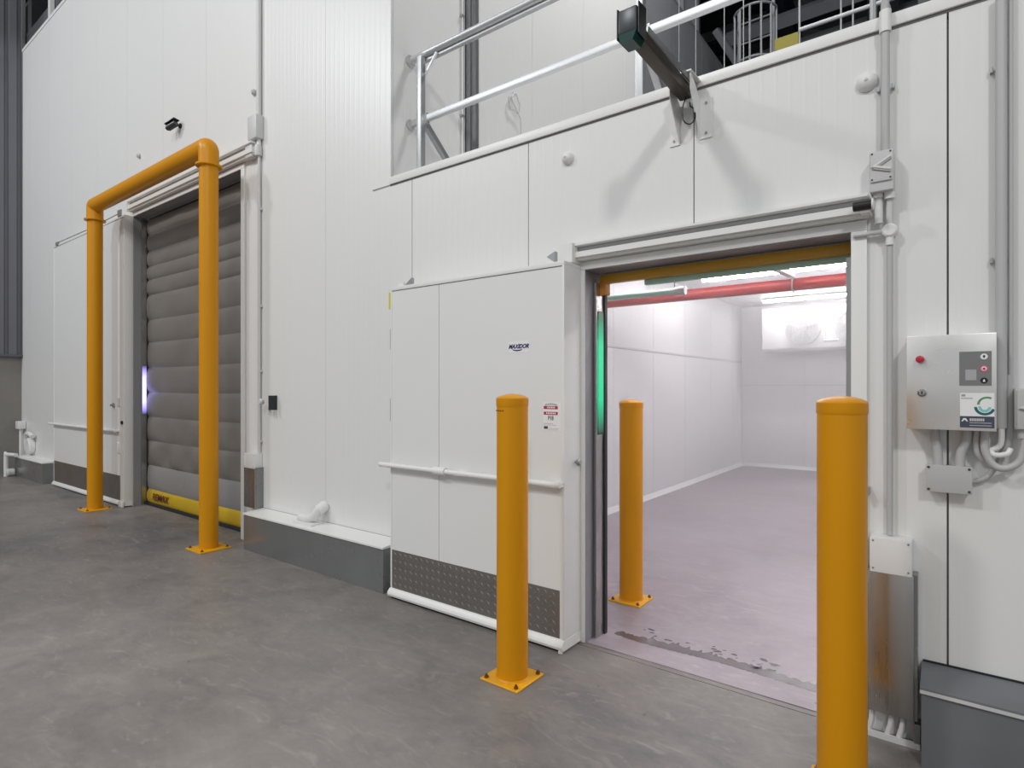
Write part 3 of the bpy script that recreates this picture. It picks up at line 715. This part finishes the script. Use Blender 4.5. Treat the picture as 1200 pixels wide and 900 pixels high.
# goalpost barrier
t = thing('goalpost_barrier', 'tall yellow goalpost barrier framing the closed left doorway', 'barrier', (-6.78, 2.545, 0))
GX0, GX1, GY, GZ, GR = -8.20, -5.375, 2.545, 3.635, 0.080
for x in (GX0, GX1):
    obj('post', MB().lathe([(GR, 0.012), (GR, 3.46)], (x, GY, 0), 'z', 40), 'safety_yellow', t)
    obj('collar', MB().lathe([(GR, 3.445), (GR+0.03, 3.452), (GR+0.03, 3.468), (GR, 3.475)], (x, GY, 0), 'z', 40), 'safety_yellow', t)
    bp_ = obj('base_plate', MB().box(x-0.14, x+0.14, GY-0.14, GY+0.14, 0, 0.012).bevel(0.002, 1), 'safety_yellow_plate', t)
    for a in (-1, 1):
        for b in (-1, 1): bolt(bp_, x+a*0.112, GY+b*0.112, 0.012)
arc = [(GX0, GY, 3.46), (GX0, GY, GZ-0.02), (GX0+0.02, GY, GZ)]
def bend(cx, sgn):
    return [(cx+sgn*0.10*(1-math.sin(a)), GY, GZ-0.10*(1-math.cos(a))) for a in ()]
pts = [(GX0, GY, 3.46)]
for i in range(7):
    a = PI/2*i/6; pts.append((GX0+0.03*(1-math.cos(a)), GY, GZ-0.03+0.03*math.sin(a)))
for i in range(7):
    a = PI/2*i/6; pts.append((GX1-0.05+0.05*math.sin(a), GY, GZ-0.05+0.05*math.cos(a)))
pts.append((GX1, GY, 3.46))
obj('crossbeam', MB().tube(pts, GR+0.005, 40), 'safety_yellow', t)

# ------------------------------------------------------------------ projector arm on the wall
t = thing('warning_projector', 'black warning projector on a dark arm bracketed above the doorway', 'projector', (-1.07, 2.90, 2.75))
# bracket: two flared white side plates with flanges
def flared(x0, x1, sgn):
    m = MB()
    m.loft([[(x0, YW-0.004, 2.70), (x0, YW-0.004, 2.90), (x0, YW-0.14, 2.99), (x0, YW-0.14, 2.90)], [(x0+0.004, YW-0.004, 2.70), (x0+0.004, YW-0.004, 2.90), (x0+0.004, YW-0.14, 2.99), (x0+0.004, YW-0.14, 2.90)]])
    m.box(min(x0, x1), max(x0, x1), YW-0.006, YW-0.001, 2.70, 2.90)
    return m
obj('bracket', flared(-1.125, -1.175, -1), 'white_trim', t, smooth=False)
obj('bracket', flared(-1.02, -0.955, 1), 'white_trim', t, smooth=False)
obj('bracket_top', MB().box(-1.13, -1.01, YW-0.15, YW-0.004, 2.985, 2.992), 'white_trim', t, smooth=False)
for x in (-1.152, -0.985):
    for z in (2.725, 2.875): obj('bolt', MB().lathe([(0.006, 0), (0.006, -0.007)], (x, YW-0.006, z), 'y', 6), 'jamb_steel', t)
obj('arm', sqbar((-1.072, YW-0.05, 2.925), (-1.072, 2.30, 2.945), 0.062, 0.062), 'arm_dark', t)
obj('arm_flange', MB().box(-1.036, -1.030, 2.32, YW-0.02, 2.955, 2.985), 'galvanised', t, smooth=False)
obj('yoke', MB().box(-1.122, -1.116, 2.20, 2.27, 2.90, 3.03).box(-1.026, -1.020, 2.20, 2.27, 2.90, 3.03).box(-1.122, -1.020, 2.255, 2.27, 3.01, 3.03).bevel(0.002, 1), 'black', t)
m = MB(); m.box(-1.113, -1.029, 2.195, 2.28, 2.915, 3.015); m.bevel(0.008, 2); obj('housing', m, 'projector_body', t)
m = MB(); m.loft([[(-1.112, 2.195, 2.915), (-1.029, 2.195, 2.915), (-1.029, 2.28, 2.915), (-1.112, 2.28, 2.915)], [(-1.098, 2.185, 2.872), (-1.042, 2.185, 2.872), (-1.042, 2.265, 2.872), (-1.098, 2.265, 2.872)]])
obj('lens_hood', m, 'projector_green', t, smooth=False)
loop = [(-1.06, 2.83, 2.90), (-1.075, 2.82, 2.84), (-1.07, 2.82, 2.78), (-1.04, 2.825, 2.755), (-1.015, 2.83, 2.78), (-1.025, 2.84, 2.83), (-1.05, 2.86, 2.86), (-1.06, 2.88, 2.89)]
def smooth_pts(P, n=6, closed=False):
    P = [Vector(p) for p in P]; out = []
    for i in range(len(P)-1):
        p0 = P[max(i-1, 0)]; p1 = P[i]; p2 = P[i+1]; p3 = P[min(i+2, len(P)-1)]
        for k in range(n):
            t_ = k/n; out.append(0.5*((2*p1)+(-p0+p2)*t_+(2*p0-5*p1+4*p2-p3)*t_**2+(-p0+3*p1-3*p2+p3)*t_**3))
    out.append(P[-1]); return out
obj('cable', MB().tube(smooth_pts(loop), 0.0035, 8), 'black', t)

# dome sensors and small wall fittings
def dome(x, z, r, label):
    t = thing('ceiling_rose', label, 'cover', (x, YW, z-r)); t.name = 'dome_cover'
    obj('dome', MB().lathe([(r, YW-0.001), (r, YW-0.008), (r*0.93, YW-0.018), (r*0.7, YW-0.030), (r*0.35, YW-0.038), (r*0.05, YW-0.040)], (x, 0, z), 'y', 28), 'white_plastic', t)
    obj('screw', MB().lathe([(r*0.16, YW-0.036), (r*0.16, YW-0.043), (r*0.05, YW-0.044)], (x, 0, z), 'y', 12), 'light_grey_plastic', t)
dome(-1.794, 2.79, 0.036, 'small white dome cover on the wall left of the projector arm')
dome(-0.297, 2.759, 0.040, 'small white dome cover on the wall next to the vertical conduit')
def stud(x, z, lb):
    obj('wall_stud', MB().lathe([(0.028, YW-0.001), (0.028, YW-0.02), (0.015, YW-0.035)], (x, 0, z), 'y', 12), 'grey_plastic', label=lb, cat='fitting')
stud(-5.24, 4.23, 'small grey stud on the tall wall beside the upper conduit')
stud(-7.88, 4.27, 'tiny grey stud on the tall wall above the goalpost beam')
# security camera
t = thing('security_camera', 'small black security camera on the tall wall above the goalpost barrier', 'camera', (-6.82, 2.9, 4.26))
obj('mount', MB().lathe([(0.028, YW-0.001), (0.028, YW-0.015), (0.014, YW-0.02), (0.014, YW-0.06)], (-6.78, 0, 4.335), 'y', 14), 'black', t)
obj('body', MB().tube([(-6.765, YW-0.055, 4.345), (-6.86, YW-0.10, 4.30)], 0.034, 14), 'projector_body', t)
obj('sun_shield', sqbar((-6.755, YW-0.055, 4.388), (-6.875, YW-0.105, 4.332), 0.078, 0.009), 'black', t)
obj('lens', MB().tube([(-6.86, YW-0.10, 4.30), (-6.875, YW-0.107, 4.293)], 0.022, 12), 'black', t)
# push-button sensor beside left door
t = thing('door_push_button', 'small grey push-button box on the white wall, right of the left doorway', 'switch', (-4.92, 2.88, 1.26))
obj('body', MB().box(-4.945, -4.875, 2.900, 2.905, 1.275, 1.375).bevel(0.006, 2), 'grey_plastic', t)
obj('side_plate', MB().box(-4.875, -4.865, 2.83, 2.909, 1.255, 1.385), 'dark_steel', t, smooth=False)
obj('button', MB().lathe([(0.028, 2.835), (0.028, 2.81), (0.02, 2.80)], (-4.975, 0, 1.33), 'y', 14), 'light_grey_plastic', t)
obj('stem', MB().tube([(-4.91, 2.86, 1.275), (-4.91, 2.86, 1.235)], 0.012, 8), 'grey_plastic', t)

# ------------------------------------------------------------------ conduits around the left door's right side
def jbox(name_parent, x, y0, z, w_, h_, mt='white_plastic', name='junction_box'):
    return obj(name, MB().box(x-w_/2, x+w_/2, y0, YW-0.001, z-h_/2, z+h_/2).bevel(0.012, 2), mt, name_parent)
t = thing('wall_conduit', 'white conduit with junction boxes running down the tall wall beside the left doorway', 'conduit', (-5.15, 2.89, 0.85))
obj('pipe', MB().tube([(-5.13, 2.885, 3.95), (-5.13, 2.885, 7.2)], 0.022, 14), 'light_grey_plastic', t)
jbox(t, -5.16, 2.83, 3.86, 0.15, 0.22, 'light_grey_plastic')
obj('pipe', MB().tube([(-5.13, 2.885, 3.75), (-5.13, 2.885, 3.66)], 0.02, 12), 'white_plastic', t)
obj('tee', MB().lathe([(0.032, 3.60), (0.034, 3.62), (0.034, 3.68), (0.028, 3.70)], (-5.13, 2.878, 0), 'z', 14), 'light_grey_plastic', t)
jbox(t, -5.24, 2.84, 3.66, 0.12, 0.12, 'light_grey_plastic', 'terminal')
obj('pipe', MB().tube([(-5.130, 2.888, 3.60), (-5.130, 2.888, 0.86)], 0.014, 12), 'light_grey_plastic', t)
for z in (3.1, 2.2, 1.6, 0.95): obj('clip', MB().box(-5.155, -5.105, 2.885, 2.909, z, z+0.022), 'light_grey_plastic', t, smooth=False)

# ------------------------------------------------------------------ conduits and boxes right of the cold room doorway
t = thing('wall_conduit', 'grey conduit curling over the capping down to the switch box, right of the doorway', 'conduit', (-0.228, 2.88, 2.1))
obj('pipe', MB().tube(smooth_pts([(-0.228, 3.00, 3.035), (-0.228, 2.93, 3.055), (-0.228, 2.875, 3.03), (-0.228, 2.872, 2.96), (-0.228, 2.872, 2.42)], 5), 0.0165, 14), 'grey_plastic', t)
for z in (3.03,): obj('coupling', MB().tube([(-0.228, 2.872, 2.93), (-0.228, 2.872, 3.02)], 0.022, 14), 'white_plastic', t)
for sx in (-1, 1): obj('clip', MB().box(-0.228+sx*0.020, -0.228+sx*0.031, 2.885, 2.909, 2.70, 2.718), 'galvanised', t, smooth=False)
t2 = thing('isolator_switch', 'light grey switch box with a Z-shaped moulded handle on the vertical conduit', 'switch', (-0.235, 2.87, 2.26))
obj('body', MB().box(-0.280, -0.196, 2.825, YW-0.001, 2.262, 2.428).bevel(0.006, 2), 'light_grey_plastic', t2)
obj('cover', MB().box(-0.277, -0.199, 2.817, 2.826, 2.30, 2.425).bevel(0.004, 2), 'light_grey_plastic', t2)
zig = [(-0.205, 2.395), (-0.262, 2.362), (-0.205, 2.342)]
m = MB(); m.tube([(x, 2.812, z) for x, z in zig], 0.006, 6); obj('handle', m, 'white_plastic', t2)
m = MB(); m.tube([(x, 2.814, z-0.009) for x, z in zig], 0.004, 6); obj('handle_shadow_rib', m, 'grey_plastic', t2)
for x in (-0.270, -0.206):
    for z in (2.31, 2.416): obj('screw', MB().lathe([(0.004, 2.817), (0.003, 2.814)], (x, 0, z), 'y', 8), 'dark_print', t2)
obj('gland', MB().tube([(-0.213, 2.87, 2.262), (-0.213, 2.87, 2.235)], 0.02, 12), 'white_plastic', t2)
obj('gland', MB().tube([(-0.252, 2.87, 2.262), (-0.252, 2.87, 2.245)], 0.018, 12), 'white_plastic', t2)
t3 = thing('wall_conduit', 'slim grey conduit with a T-box dropping from the switch box beside the doorway', 'conduit', (-0.21, 2.88, 0.85))
obj('pipe', MB().tube([(-0.213, 2.878, 2.24), (-0.213, 2.878, 2.11)], 0.013, 12), 'light_grey_plastic', t3)
obj('wide_pipe', MB().tube([(-0.252, 2.878, 2.25), (-0.252, 2.878, 2.14)], 0.016, 12), 'white_plastic', t3)
obj('tee_box', MB().lathe([(0.028, YW-0.001), (0.028, 2.865), (0.022, 2.86)], (-0.213, 0, 2.105), 'y', 18), 'white_plastic', t3)
obj('branch_pipe', MB().tube([(-0.235, 2.88, 2.105), (-0.345, 2.88, 2.105)], 0.010, 12), 'light_grey_plastic', t3)
obj('coupling', MB().tube([(-0.213, 2.88, 2.08), (-0.213, 2.88, 2.045)], 0.015, 12), 'white_plastic', t3)
obj('pipe', MB().tube([(-0.213, 2.884, 2.05), (-0.213, 2.884, 0.84)], 0.0115, 12), 'grey_plastic', t3)

# control box
cb = thing('control_box', 'brushed steel door control box with red stop button and grey keypad', 'control box', (-0.012, 2.85, 1.29))
Y0 = 2.79
obj('body', MB().box(-0.150, 0.125, Y0+0.010, YW-0.001, 1.293, 1.655).bevel(0.004, 2), 'brushed_box', cb)
obj('door', MB().box(-0.150, 0.1255, Y0, Y0+0.008, 1.290, 1.656).bevel(0.003, 2), 'brushed_box', cb)
m = MB().lathe([(0.010, Y0), (0.010, Y0-0.012)], (-0.106, 0, 1.560), 'y', 20)
st = obj('stop_button', m, 'light_grey_plastic', cb)
obj('button_head', MB().lathe([(0.0135, Y0-0.012), (0.0145, Y0-0.018), (0.0135, Y0-0.026), (0.006, Y0-0.029)], (-0.106, 0, 1.563), 'y', 24), 'button_red', st, 'red mushroom head')
kl = obj('key_switch', MB().lathe([(0.015, Y0), (0.015, Y0-0.006), (0.010, Y0-0.010), (0.009, Y0-0.014)], (-0.100, 0, 1.432), 'y', 24), 'stainless', cb)
obj('key_slot', MB().box(-0.102, -0.098, Y0-0.016, Y0-0.012, 1.426, 1.438), 'black', kl, smooth=False)
kp = obj('keypad', MB().box(0.016, 0.111, Y0-0.002, Y0+0.0005, 1.460, 1.588), 'keypad_grey', cb, smooth=False)
obj('screen', MB().box(0.034, 0.067, Y0-0.003, Y0-0.001, 1.480, 1.520), 'screen_grey', kp, smooth=False)
def ring(x, z, r, mt, inner, imt, shape):
    obj('button', MB().lathe([(r, Y0-0.002), (r, Y0-0.0032)], (x, 0, z), 'y', 24), mt, kp)
    y1 = Y0-0.0045
    if shape == 'down': poly = [(x-0.003, z+0.005), (x+0.003, z+0.005), (x+0.003, z-0.001), (x, z-0.006), (x-0.003, z-0.001)]
    elif shape == 'up': poly = [(x-0.003, z-0.005), (x+0.003, z-0.005), (x+0.003, z), (x, z+0.006), (x-0.003, z)]
    else: poly = [(x-0.003, z-0.003), (x+0.003, z-0.003), (x+0.003, z+0.003), (x-0.003, z+0.003)]
    obj('button_mark', MB().prism_y(poly, y1, Y0-0.003), imt, kp, smooth=False)
ring(0.089, 1.568, 0.011, 'paper', 0, 'black', 'down')
ring(0.089, 1.523, 0.012, 'button_pink', 0, 'paper', 'stop')
obj('button_ring', MB().lathe([(0.008, Y0-0.0031), (0.008, Y0-0.0038)], (0.089, 0, 1.523), 'y', 20), 'paper', kp)
obj('button_mark', MB().lathe([(0.0045, Y0-0.0048), (0.0045, Y0-0.0054)], (0.089, 0, 1.523), 'y', 12), 'button_red', kp)
ring(0.089, 1.479, 0.011, 'black', 0, 'paper', 'up')
# label with ring emblem, clipped by the box edge
obj('emblem_label', MB().box(0.018, 0.119, Y0-0.0008, Y0, 1.345, 1.432), 'paper', cb, 'white label with teal and green ring emblem', smooth=False)
def arc_mesh(cx, cz, r0, r1, a0, a1, y, xmax=None):
    m = MB(); n = 18; A = []; B = []
    for i in range(n+1):
        a = math.radians(a0+(a1-a0)*i/n)
        A.append((min(cx+r1*math.cos(a), xmax or 9), cz+r1*math.sin(a))); B.append((min(cx+r0*math.cos(a), xmax or 9), cz+r0*math.sin(a)))
    for i in range(n):
        m.prism_y([A[i], A[i+1], B[i+1], B[i]], y-0.0006, y)
    return m
obj('emblem', arc_mesh(0.098, 1.390, 0.022, 0.029, 62, 182, Y0-0.0008, 0.119), 'green_print', cb, smooth=False)
obj('emblem', arc_mesh(0.091, 1.380, 0.022, 0.031, 180, 345, Y0-0.0008, 0.119), 'teal_print', cb, smooth=False)
obj('emblem', arc_mesh(0.091, 1.380, 0.010, 0.019, 170, 360, Y0-0.0008, 0.119), 'aqua_print', cb, smooth=False)
m = MB(); m.box(0.022, 0.034, Y0-0.0013, Y0-0.0008, 1.419, 1.427)
for i in range(7): m.box(0.022+0.005*i, 0.0255+0.005*i, Y0-0.0013, Y0-0.0008, 1.410, 1.4145)
obj('small_print', m, 'grey_print', cb, smooth=False)
obj('company_label', MB().box(0.018, 0.119, Y0-0.0010, Y0, 1.302, 1.345), 'navy_label', cb, 'dark blue label with a white emblem', smooth=False)
m = MB(); cx, cz = 0.032, 1.330
m.prism_y([(cx-0.010, cz-0.005), (cx-0.004, cz+0.007), (cx+0.004, cz+0.007), (cx+0.010, cz-0.005), (cx+0.006, cz-0.005), (cx, cz+0.002), (cx-0.006, cz-0.005)], Y0-0.0016, Y0-0.001)
obj('emblem', m, 'paper', cb, smooth=False)
m = MB(); r = random.Random(2)
for i in range(8): m.box(0.047+0.0055*i, 0.051+0.0055*i, Y0-0.0016, Y0-0.001, 1.327, 1.337)
for z in (1.319, 1.309):
    for i in range(13): m.box(0.047+0.0050*i, 0.0505+0.0050*i, Y0-0.0016, Y0-0.001, z, z+0.0028)
obj('small_print', m, 'light_grey_plastic', cb, smooth=False)

# junction box under the control box with flexible conduits
jb = thing('junction_box', 'grey rectangular junction box mounted below the steel control box', 'box', (-0.017, 2.87, 1.04))
obj('body', MB().box(-0.086, 0.052, 2.862, YW-0.001, 1.043, 1.144).bevel(0.003, 2), 'light_grey_plastic', jb)
obj('lid', MB().box(-0.090, 0.056, 2.850, 2.862, 1.040, 1.147).bevel(0.003, 2), 'grey_plastic', jb)
for x in (-0.081, 0.047):
    for z in (1.050, 1.137): obj('screw', MB().lathe([(0.005, 2.850), (0.004, 2.847)], (x, 0, z), 'y', 10), 'dark_print', jb)
def flex(name, P, r, label, mt='grey_plastic'):
    return obj(name, MB().tube(smooth_pts(P, 8), r, 12), mt, label=label, cat='conduit', group='grey flexible conduits below the control box')
flex('flexible_conduit', [(-0.062, 2.865, 1.295), (-0.060, 2.866, 1.25), (-0.052, 2.868, 1.20), (-0.050, 2.868, 1.145)], 0.0165, 'left flexible conduit between control box and junction box')
flex('flexible_conduit', [(0.040, 2.865, 1.295), (0.038, 2.866, 1.25), (0.022, 2.868, 1.20), (0.018, 2.868, 1.145)], 0.0165, 'right flexible conduit between control box and junction box')
flex('flexible_conduit', [(0.072, 2.866, 1.295), (0.068, 2.866, 1.25), (0.072, 2.868, 1.205), (0.088, 2.875, 1.175)], 0.012, 'short grey flexible conduit under the navy label')
flex('flexible_conduit', [(0.095, 2.85, 1.293), (0.093, 2.85, 1.22), (0.115, 2.85, 1.165), (0.150, 2.85, 1.150), (0.190, 2.85, 1.175), (0.205, 2.85, 1.225), (0.205, 2.85, 1.27)], 0.013, 'U-shaped grey flexible conduit looping to the right-hand switch box')
flex('flexible_conduit', [(0.165, 2.885, 1.50), (0.165, 2.885, 1.28), (0.145, 2.885, 1.19), (0.105, 2.888, 1.115), (0.070, 2.892, 1.090), (0.052, 2.892, 1.088)], 0.010, 'flexible conduit curving behind the loop into the junction box')
t = thing('wall_conduit', 'thick grey vertical conduit at the right, ending in a pale bend', 'conduit', (0.14, 2.88, 1.2))
obj('pipe', MB().tube([(0.142, 2.872, 2.95), (0.142, 2.872, 1.30)], 0.0175, 16), 'grey_plastic', t)
obj('thin_pipe', MB().tube([(0.170, 2.885, 2.95), (0.170, 2.885, 1.26)], 0.008, 10), 'grey_plastic', t)
obj('bend', MB().tube(smooth_pts([(0.142, 2.868, 1.32), (0.140, 2.862, 1.24), (0.112, 2.858, 1.215), (0.125, 2.853, 1.198), (0.158, 2.853, 1.205), (0.168, 2.86, 1.225)], 5), 0.010, 10), 'white_plastic', t)
for z in (2.66, 1.93): 
    for sx in (-1, 1): obj('clip', MB().box(0.142+sx*0.022, 0.142+sx*0.032, 2.888, 2.909, z, z+0.02), 'galvanised', t, smooth=False)
t = thing('isolator_switch', 'grey switch box cut off by the right picture edge', 'switch', (0.235, 2.87, 1.295))
obj('body', MB().box(0.178, 0.300, 2.825, YW-0.001, 1.297, 1.448).bevel(0.006, 2), 'grey_plastic', t)
obj('cover', MB().box(0.184, 0.294, 2.815, 2.826, 1.30, 1.444).bevel(0.004, 2), 'grey_plastic', t)
obj('handle', MB().tube([(0.275, 2.808, 1.42), (0.20, 2.808, 1.378), (0.275, 2.808, 1.355)], 0.006, 6), 'light_grey_plastic', t)
obj('gland', MB().tube([(0.205, 2.85, 1.297), (0.205, 2.85, 1.265)], 0.018, 14), 'grey_plastic', t)
# small stub fitting by the doorway edge behind the near bollard
obj('door_buffer', MB().box(-0.302, -0.284, 2.855, 2.909, 1.0, 1.03), 'galvanised', label='tiny steel fitting on the wall just right of the nearest bollard', cat='fitting', smooth=False)

# ------------------------------------------------------------------ far left corner bits
t = thing('wall_cleat', 'white box on a thin pipe in the far left corner', 'box', (-12.62, 2.82, 0.4))
obj('box', MB().box(-12.76, -12.58, 2.80, 2.905, 0.76, 0.89).bevel(0.01, 2), 'white_plastic', t)
obj('pipe', MB().tube([(-12.66, 2.85, 0.76), (-12.66, 2.85, 0.0)], 0.02, 10), 'white_plastic', t)
t.name = 'corner_box'
t = thing('tap_cover', 'white arched cover above the far left kerb', 'cover', (-12.15, 2.84, 0.35))
obj('hood', MB().tube(smooth_pts([(-12.33, 2.86, 0.42), (-12.33, 2.85, 0.60), (-12.25, 2.84, 0.69), (-12.10, 2.84, 0.70), (-11.98, 2.85, 0.66)], 5), 0.035, 12), 'white_plastic', t)
obj('drum', MB().lathe([(0.11, 2.82), (0.13, 2.84), (0.13, 2.905)], (-12.18, 0, 0.50), 'y', 20), 'white_plastic', t)
t = thing('pipe_guard', 'white U-shaped pipe guard beside the far left kerb', 'guard', (-12.35, 2.6, 0))
obj('pipe', MB().tube(smooth_pts([(-12.20, 2.69, 0.36), (-12.40, 2.62, 0.36), (-12.43, 2.61, 0.33), (-12.43, 2.61, 0.0)], 4), 0.03, 12), 'white_plastic', t)
obj('knob', MB().lathe([(0.03, 2.60), (0.06, 2.62), (0.06, 2.70)], (-12.38, 0, 0.07), 'y', 14), 'light_grey_plastic', t)

# ------------------------------------------------------------------ cold room interior
CX0, CX1, CY1, CZ = -3.20, 2.2, 11.40, 2.97
il = obj('wall_inner_left', MB().box(CX0-0.14, CX0-0.022, YW+0.15, CY1+0.1, 0, CZ), 'sealant', kind='structure', smooth=False)
y = YW+0.151; k = 0
yy = [y, 3.9, 5.05, 6.20, 7.35, 8.5, 9.65, 10.8, CY1]
for a, b in zip(yy, yy[1:]):
    obj('panel', MB().box(CX0-0.022, CX0, a+0.0025, b-0.0025, 0.0, 1.94), 'cold_wall', il, smooth=False)
    obj('panel', MB().box(CX0-0.022, CX0, a+0.0025, b-0.0025, 1.946, CZ-0.002), 'cold_wall', il, smooth=False)
m = MB(); m.prism_y([(CX0, 1.925), (CX0+0.012, 1.932), (CX0+0.012, 1.955), (CX0, 1.965)], YW+0.152, CY1)
obj('cover_strip', m, 'light_grey_plastic', il, smooth=False)
m = MB(); m.prism_y([(CX0, 0.0), (CX0+0.045, 0.0), (CX0+0.01, 0.05), (CX0, 0.055)], YW+0.152, CY1)
obj('baseboard_left', m, 'white_trim', kind='structure', smooth=False)
ib = obj('wall_inner_back', MB().box(CX0-0.12, CX1+0.1, CY1+0.022, CY1+0.1, 0, CZ), 'sealant', kind='structure', smooth=False)
x = CX0
while x < CX1-0.01:
    x2 = min(x+1.08, CX1)
    for z0, z1 in ((0, 1.50), (1.506, CZ-0.002)):
        obj('panel', MB().box(x+0.002, x2-0.002, CY1, CY1+0.022, z0, z1), 'cold_wall', ib, smooth=False)
    x = x2
obj('baseboard_back', MB().prism_x([(CY1, 0), (CY1-0.045, 0), (CY1-0.01, 0.05), (CY1, 0.055)], CX0+0.05, CX1), 'white_trim', kind='structure', smooth=False)
obj('wall_inner_right', MB().box(CX1, CX1+0.1, YW+0.15, CY1+0.1, 0, CZ), 'cold_wall', kind='structure', smooth=False)

# evaporator unit high on the back wall
ev = thing('evaporator', 'white ceiling-hung evaporator cooler with round fans on the back wall of the cold room', 'cooler', (-1.4, 11.0, 2.12))
obj('casing', MB().box(-2.70, 0.10, 10.85, 11.38, 2.13, 2.84).bevel(0.012, 2), 'white_steel', ev)
obj('drip_tray', MB().box(-2.66, 0.06, 10.88, 11.36, 2.10, 2.13), 'light_grey_plastic', ev, smooth=False)
for x in (-2.04, -1.30, -0.45):
    fr = obj('fan', MB().lathe([(0.27, 10.85), (0.27, 10.80), (0.25, 10.80), (0.25, 10.835)], (x, 0, 2.46), 'y', 36), 'grey_plastic', ev)
    m = MB()
    for r_ in (0.06, 0.11, 0.16, 0.21, 0.245):
        m.tube([(x+r_*math.cos(2*PI*k/28), 10.80, 2.46+r_*math.sin(2*PI*k/28)) for k in range(29)], 0.004, 5, caps=False)
    for k in range(8):
        a = PI*k/8; m.tube([(x+0.25*math.cos(a), 10.803, 2.46+0.25*math.sin(a)), (x-0.25*math.cos(a), 10.803, 2.46-0.25*math.sin(a))], 0.004, 5)
    obj('grille', m, 'grey_plastic', fr)
    m = MB()
    for k in range(5):
        a = 2*PI*k/5; c, s = math.cos(a), math.sin(a)
        pv = [(0.05, -0.03, 0.01), (0.22, -0.06, 0.02), (0.23, 0.07, -0.02), (0.05, 0.03, -0.01)]
        q = [(x+u*c-v*s, 10.83+w_, 2.46+u*s+v*c) for u, v, w_ in pv]
        q2 = [(a_, b_+0.006, c_) for a_, b_, c_ in q]
        m.loft([q, q2])
    obj('blades', m, 'grey_plastic', fr, smooth=False)
obj('suction_pipe', MB().tube(smooth_pts([(-1.70, 10.78, 2.80), (-1.70, 10.78, 2.30), (-1.68, 10.78, 2.24), (-1.50, 10.78, 2.24)], 4), 0.02, 10), 'light_grey_plastic', ev)

# light battens
def batten(x0, x1, y, z, label, vertical=False):
    t = thing('light_batten', label, 'light', ((x0+x1)/2, y, z), 'light battens on the cold room ceiling')
    obj('tray', MB().box(x0, x1, y-0.06, y+0.06, z+0.035, z+0.06), 'white_trim', t, smooth=False)
    obj('diffuser', MB().box(x0+0.02, x1-0.02, y-0.045, y+0.045, z, z+0.035).bevel(0.01, 2), 'tube_glow', t)
batten(-2.75, -0.98, 7.9, 2.900, 'glowing light batten on the cold room ceiling just above the red pipe')
batten(-0.95, 0.40, 7.9, 2.900, 'glowing light batten on the cold room ceiling, right end hidden by the door frame')
batten(-2.60, -1.20, 10.45, 2.900, 'glowing light batten in front of the evaporator cooler')
batten(-2.45, -1.10, 4.6, 2.900, 'added glowing light batten on the ceiling, unseen behind the doorway lintel')  # front row is out of view, added to brighten the cold room
for y_ in (4.6, 7.9, 10.45):  # right-hand battens stand out of view, added for more light inside
    batten(0.75, 2.0, y_, 2.900, {4.6: 'added unseen light batten at the right of the cold room, front row', 7.9: 'added unseen light batten at the right of the cold room, middle row', 10.45: 'added unseen light batten at the right of the cold room, back row'}[y_])
batten(-0.85, 0.45, 4.6, 2.900, 'added light batten unseen behind the doorway lintel, right of centre')  # also unseen, added to lift the room's brightness
batten(-1.0, 0.5, 10.45, 2.900, 'added glowing light batten before the evaporator, behind the door frame')  # extra back batten added for its light
# red pipe with hanger, capped pipe
t = thing('red_pipe', 'red sprinkler pipe crossing below the cold room ceiling', 'pipe', (-0.5, 5.6, 2.3))
obj('pipe', MB().tube([(CX0+0.002, 5.6, 2.365), (CX1-0.002, 5.6, 2.365)], 0.055, 20), 'red_pipe', t)
t = thing('pipe_hanger', 'white box-section hanger sloping to the red pipe in the cold room', 'hanger', (-1.3, 5.0, 2.3))
obj('arm', sqbar((-1.13, 4.75, 2.40), (-1.13, 5.535, 2.44), 0.055, 0.05), 'white_trim', t)
obj('end_cap', MB().box(-1.165, -1.095, 4.735, 4.75, 2.365, 2.435), 'dark_steel', t, smooth=False)
obj('drop_rod', MB().tube([(-1.13, 4.80, 2.42), (-1.13, 4.80, 2.965)], 0.008, 8), 'galvanised', t)
obj('strap', MB().tube([(-1.13, 5.6+0.064*math.cos(a*PI/8), 2.365+0.064*math.sin(a*PI/8)) for a in range(17)], 0.008, 6), 'galvanised', t)
t = thing('capped_pipe', 'pale green-tinted capped pipe hanging just inside the cold room doorway', 'pipe', (-2.4, 4.5, 2.2))
obj('pipe', MB().tube([(CX0+0.002, 4.5, 2.225), (-1.76, 4.5, 2.225)], 0.026, 16), 'pale_green', t)
obj('end_cap', MB().tube([(-1.77, 4.5, 2.225), (-1.69, 4.5, 2.225)], 0.036, 16), 'grey_plastic', t)
obj('clip', MB().tube([(-1.78, 4.5, 2.255), (-1.78, 4.5, 2.965)], 0.006, 6), 'galvanised', t)

# cold mist hanging in the room
fm = bpy.data.materials.new('mist'); fm.use_nodes = True; nt = fm.node_tree
for n in list(nt.nodes):
    if n.type == 'BSDF_PRINCIPLED': nt.nodes.remove(n)
vs = nt.nodes.new('ShaderNodeVolumeScatter'); vs.inputs['Density'].default_value = 0.10; vs.inputs['Color'].default_value = (0.97, 0.95, 0.98, 1)
nt.links.new(vs.outputs[0], nt.nodes['Material Output'].inputs['Volume']); MATS['mist'] = fm
obj('cold_mist', MB().box(CX0+0.06, CX1-0.01, 3.45, CY1-0.06, 0.06, CZ-0.005), 'mist', label='thin cold mist filling the cold room', cat='mist', kind='stuff', smooth=False)
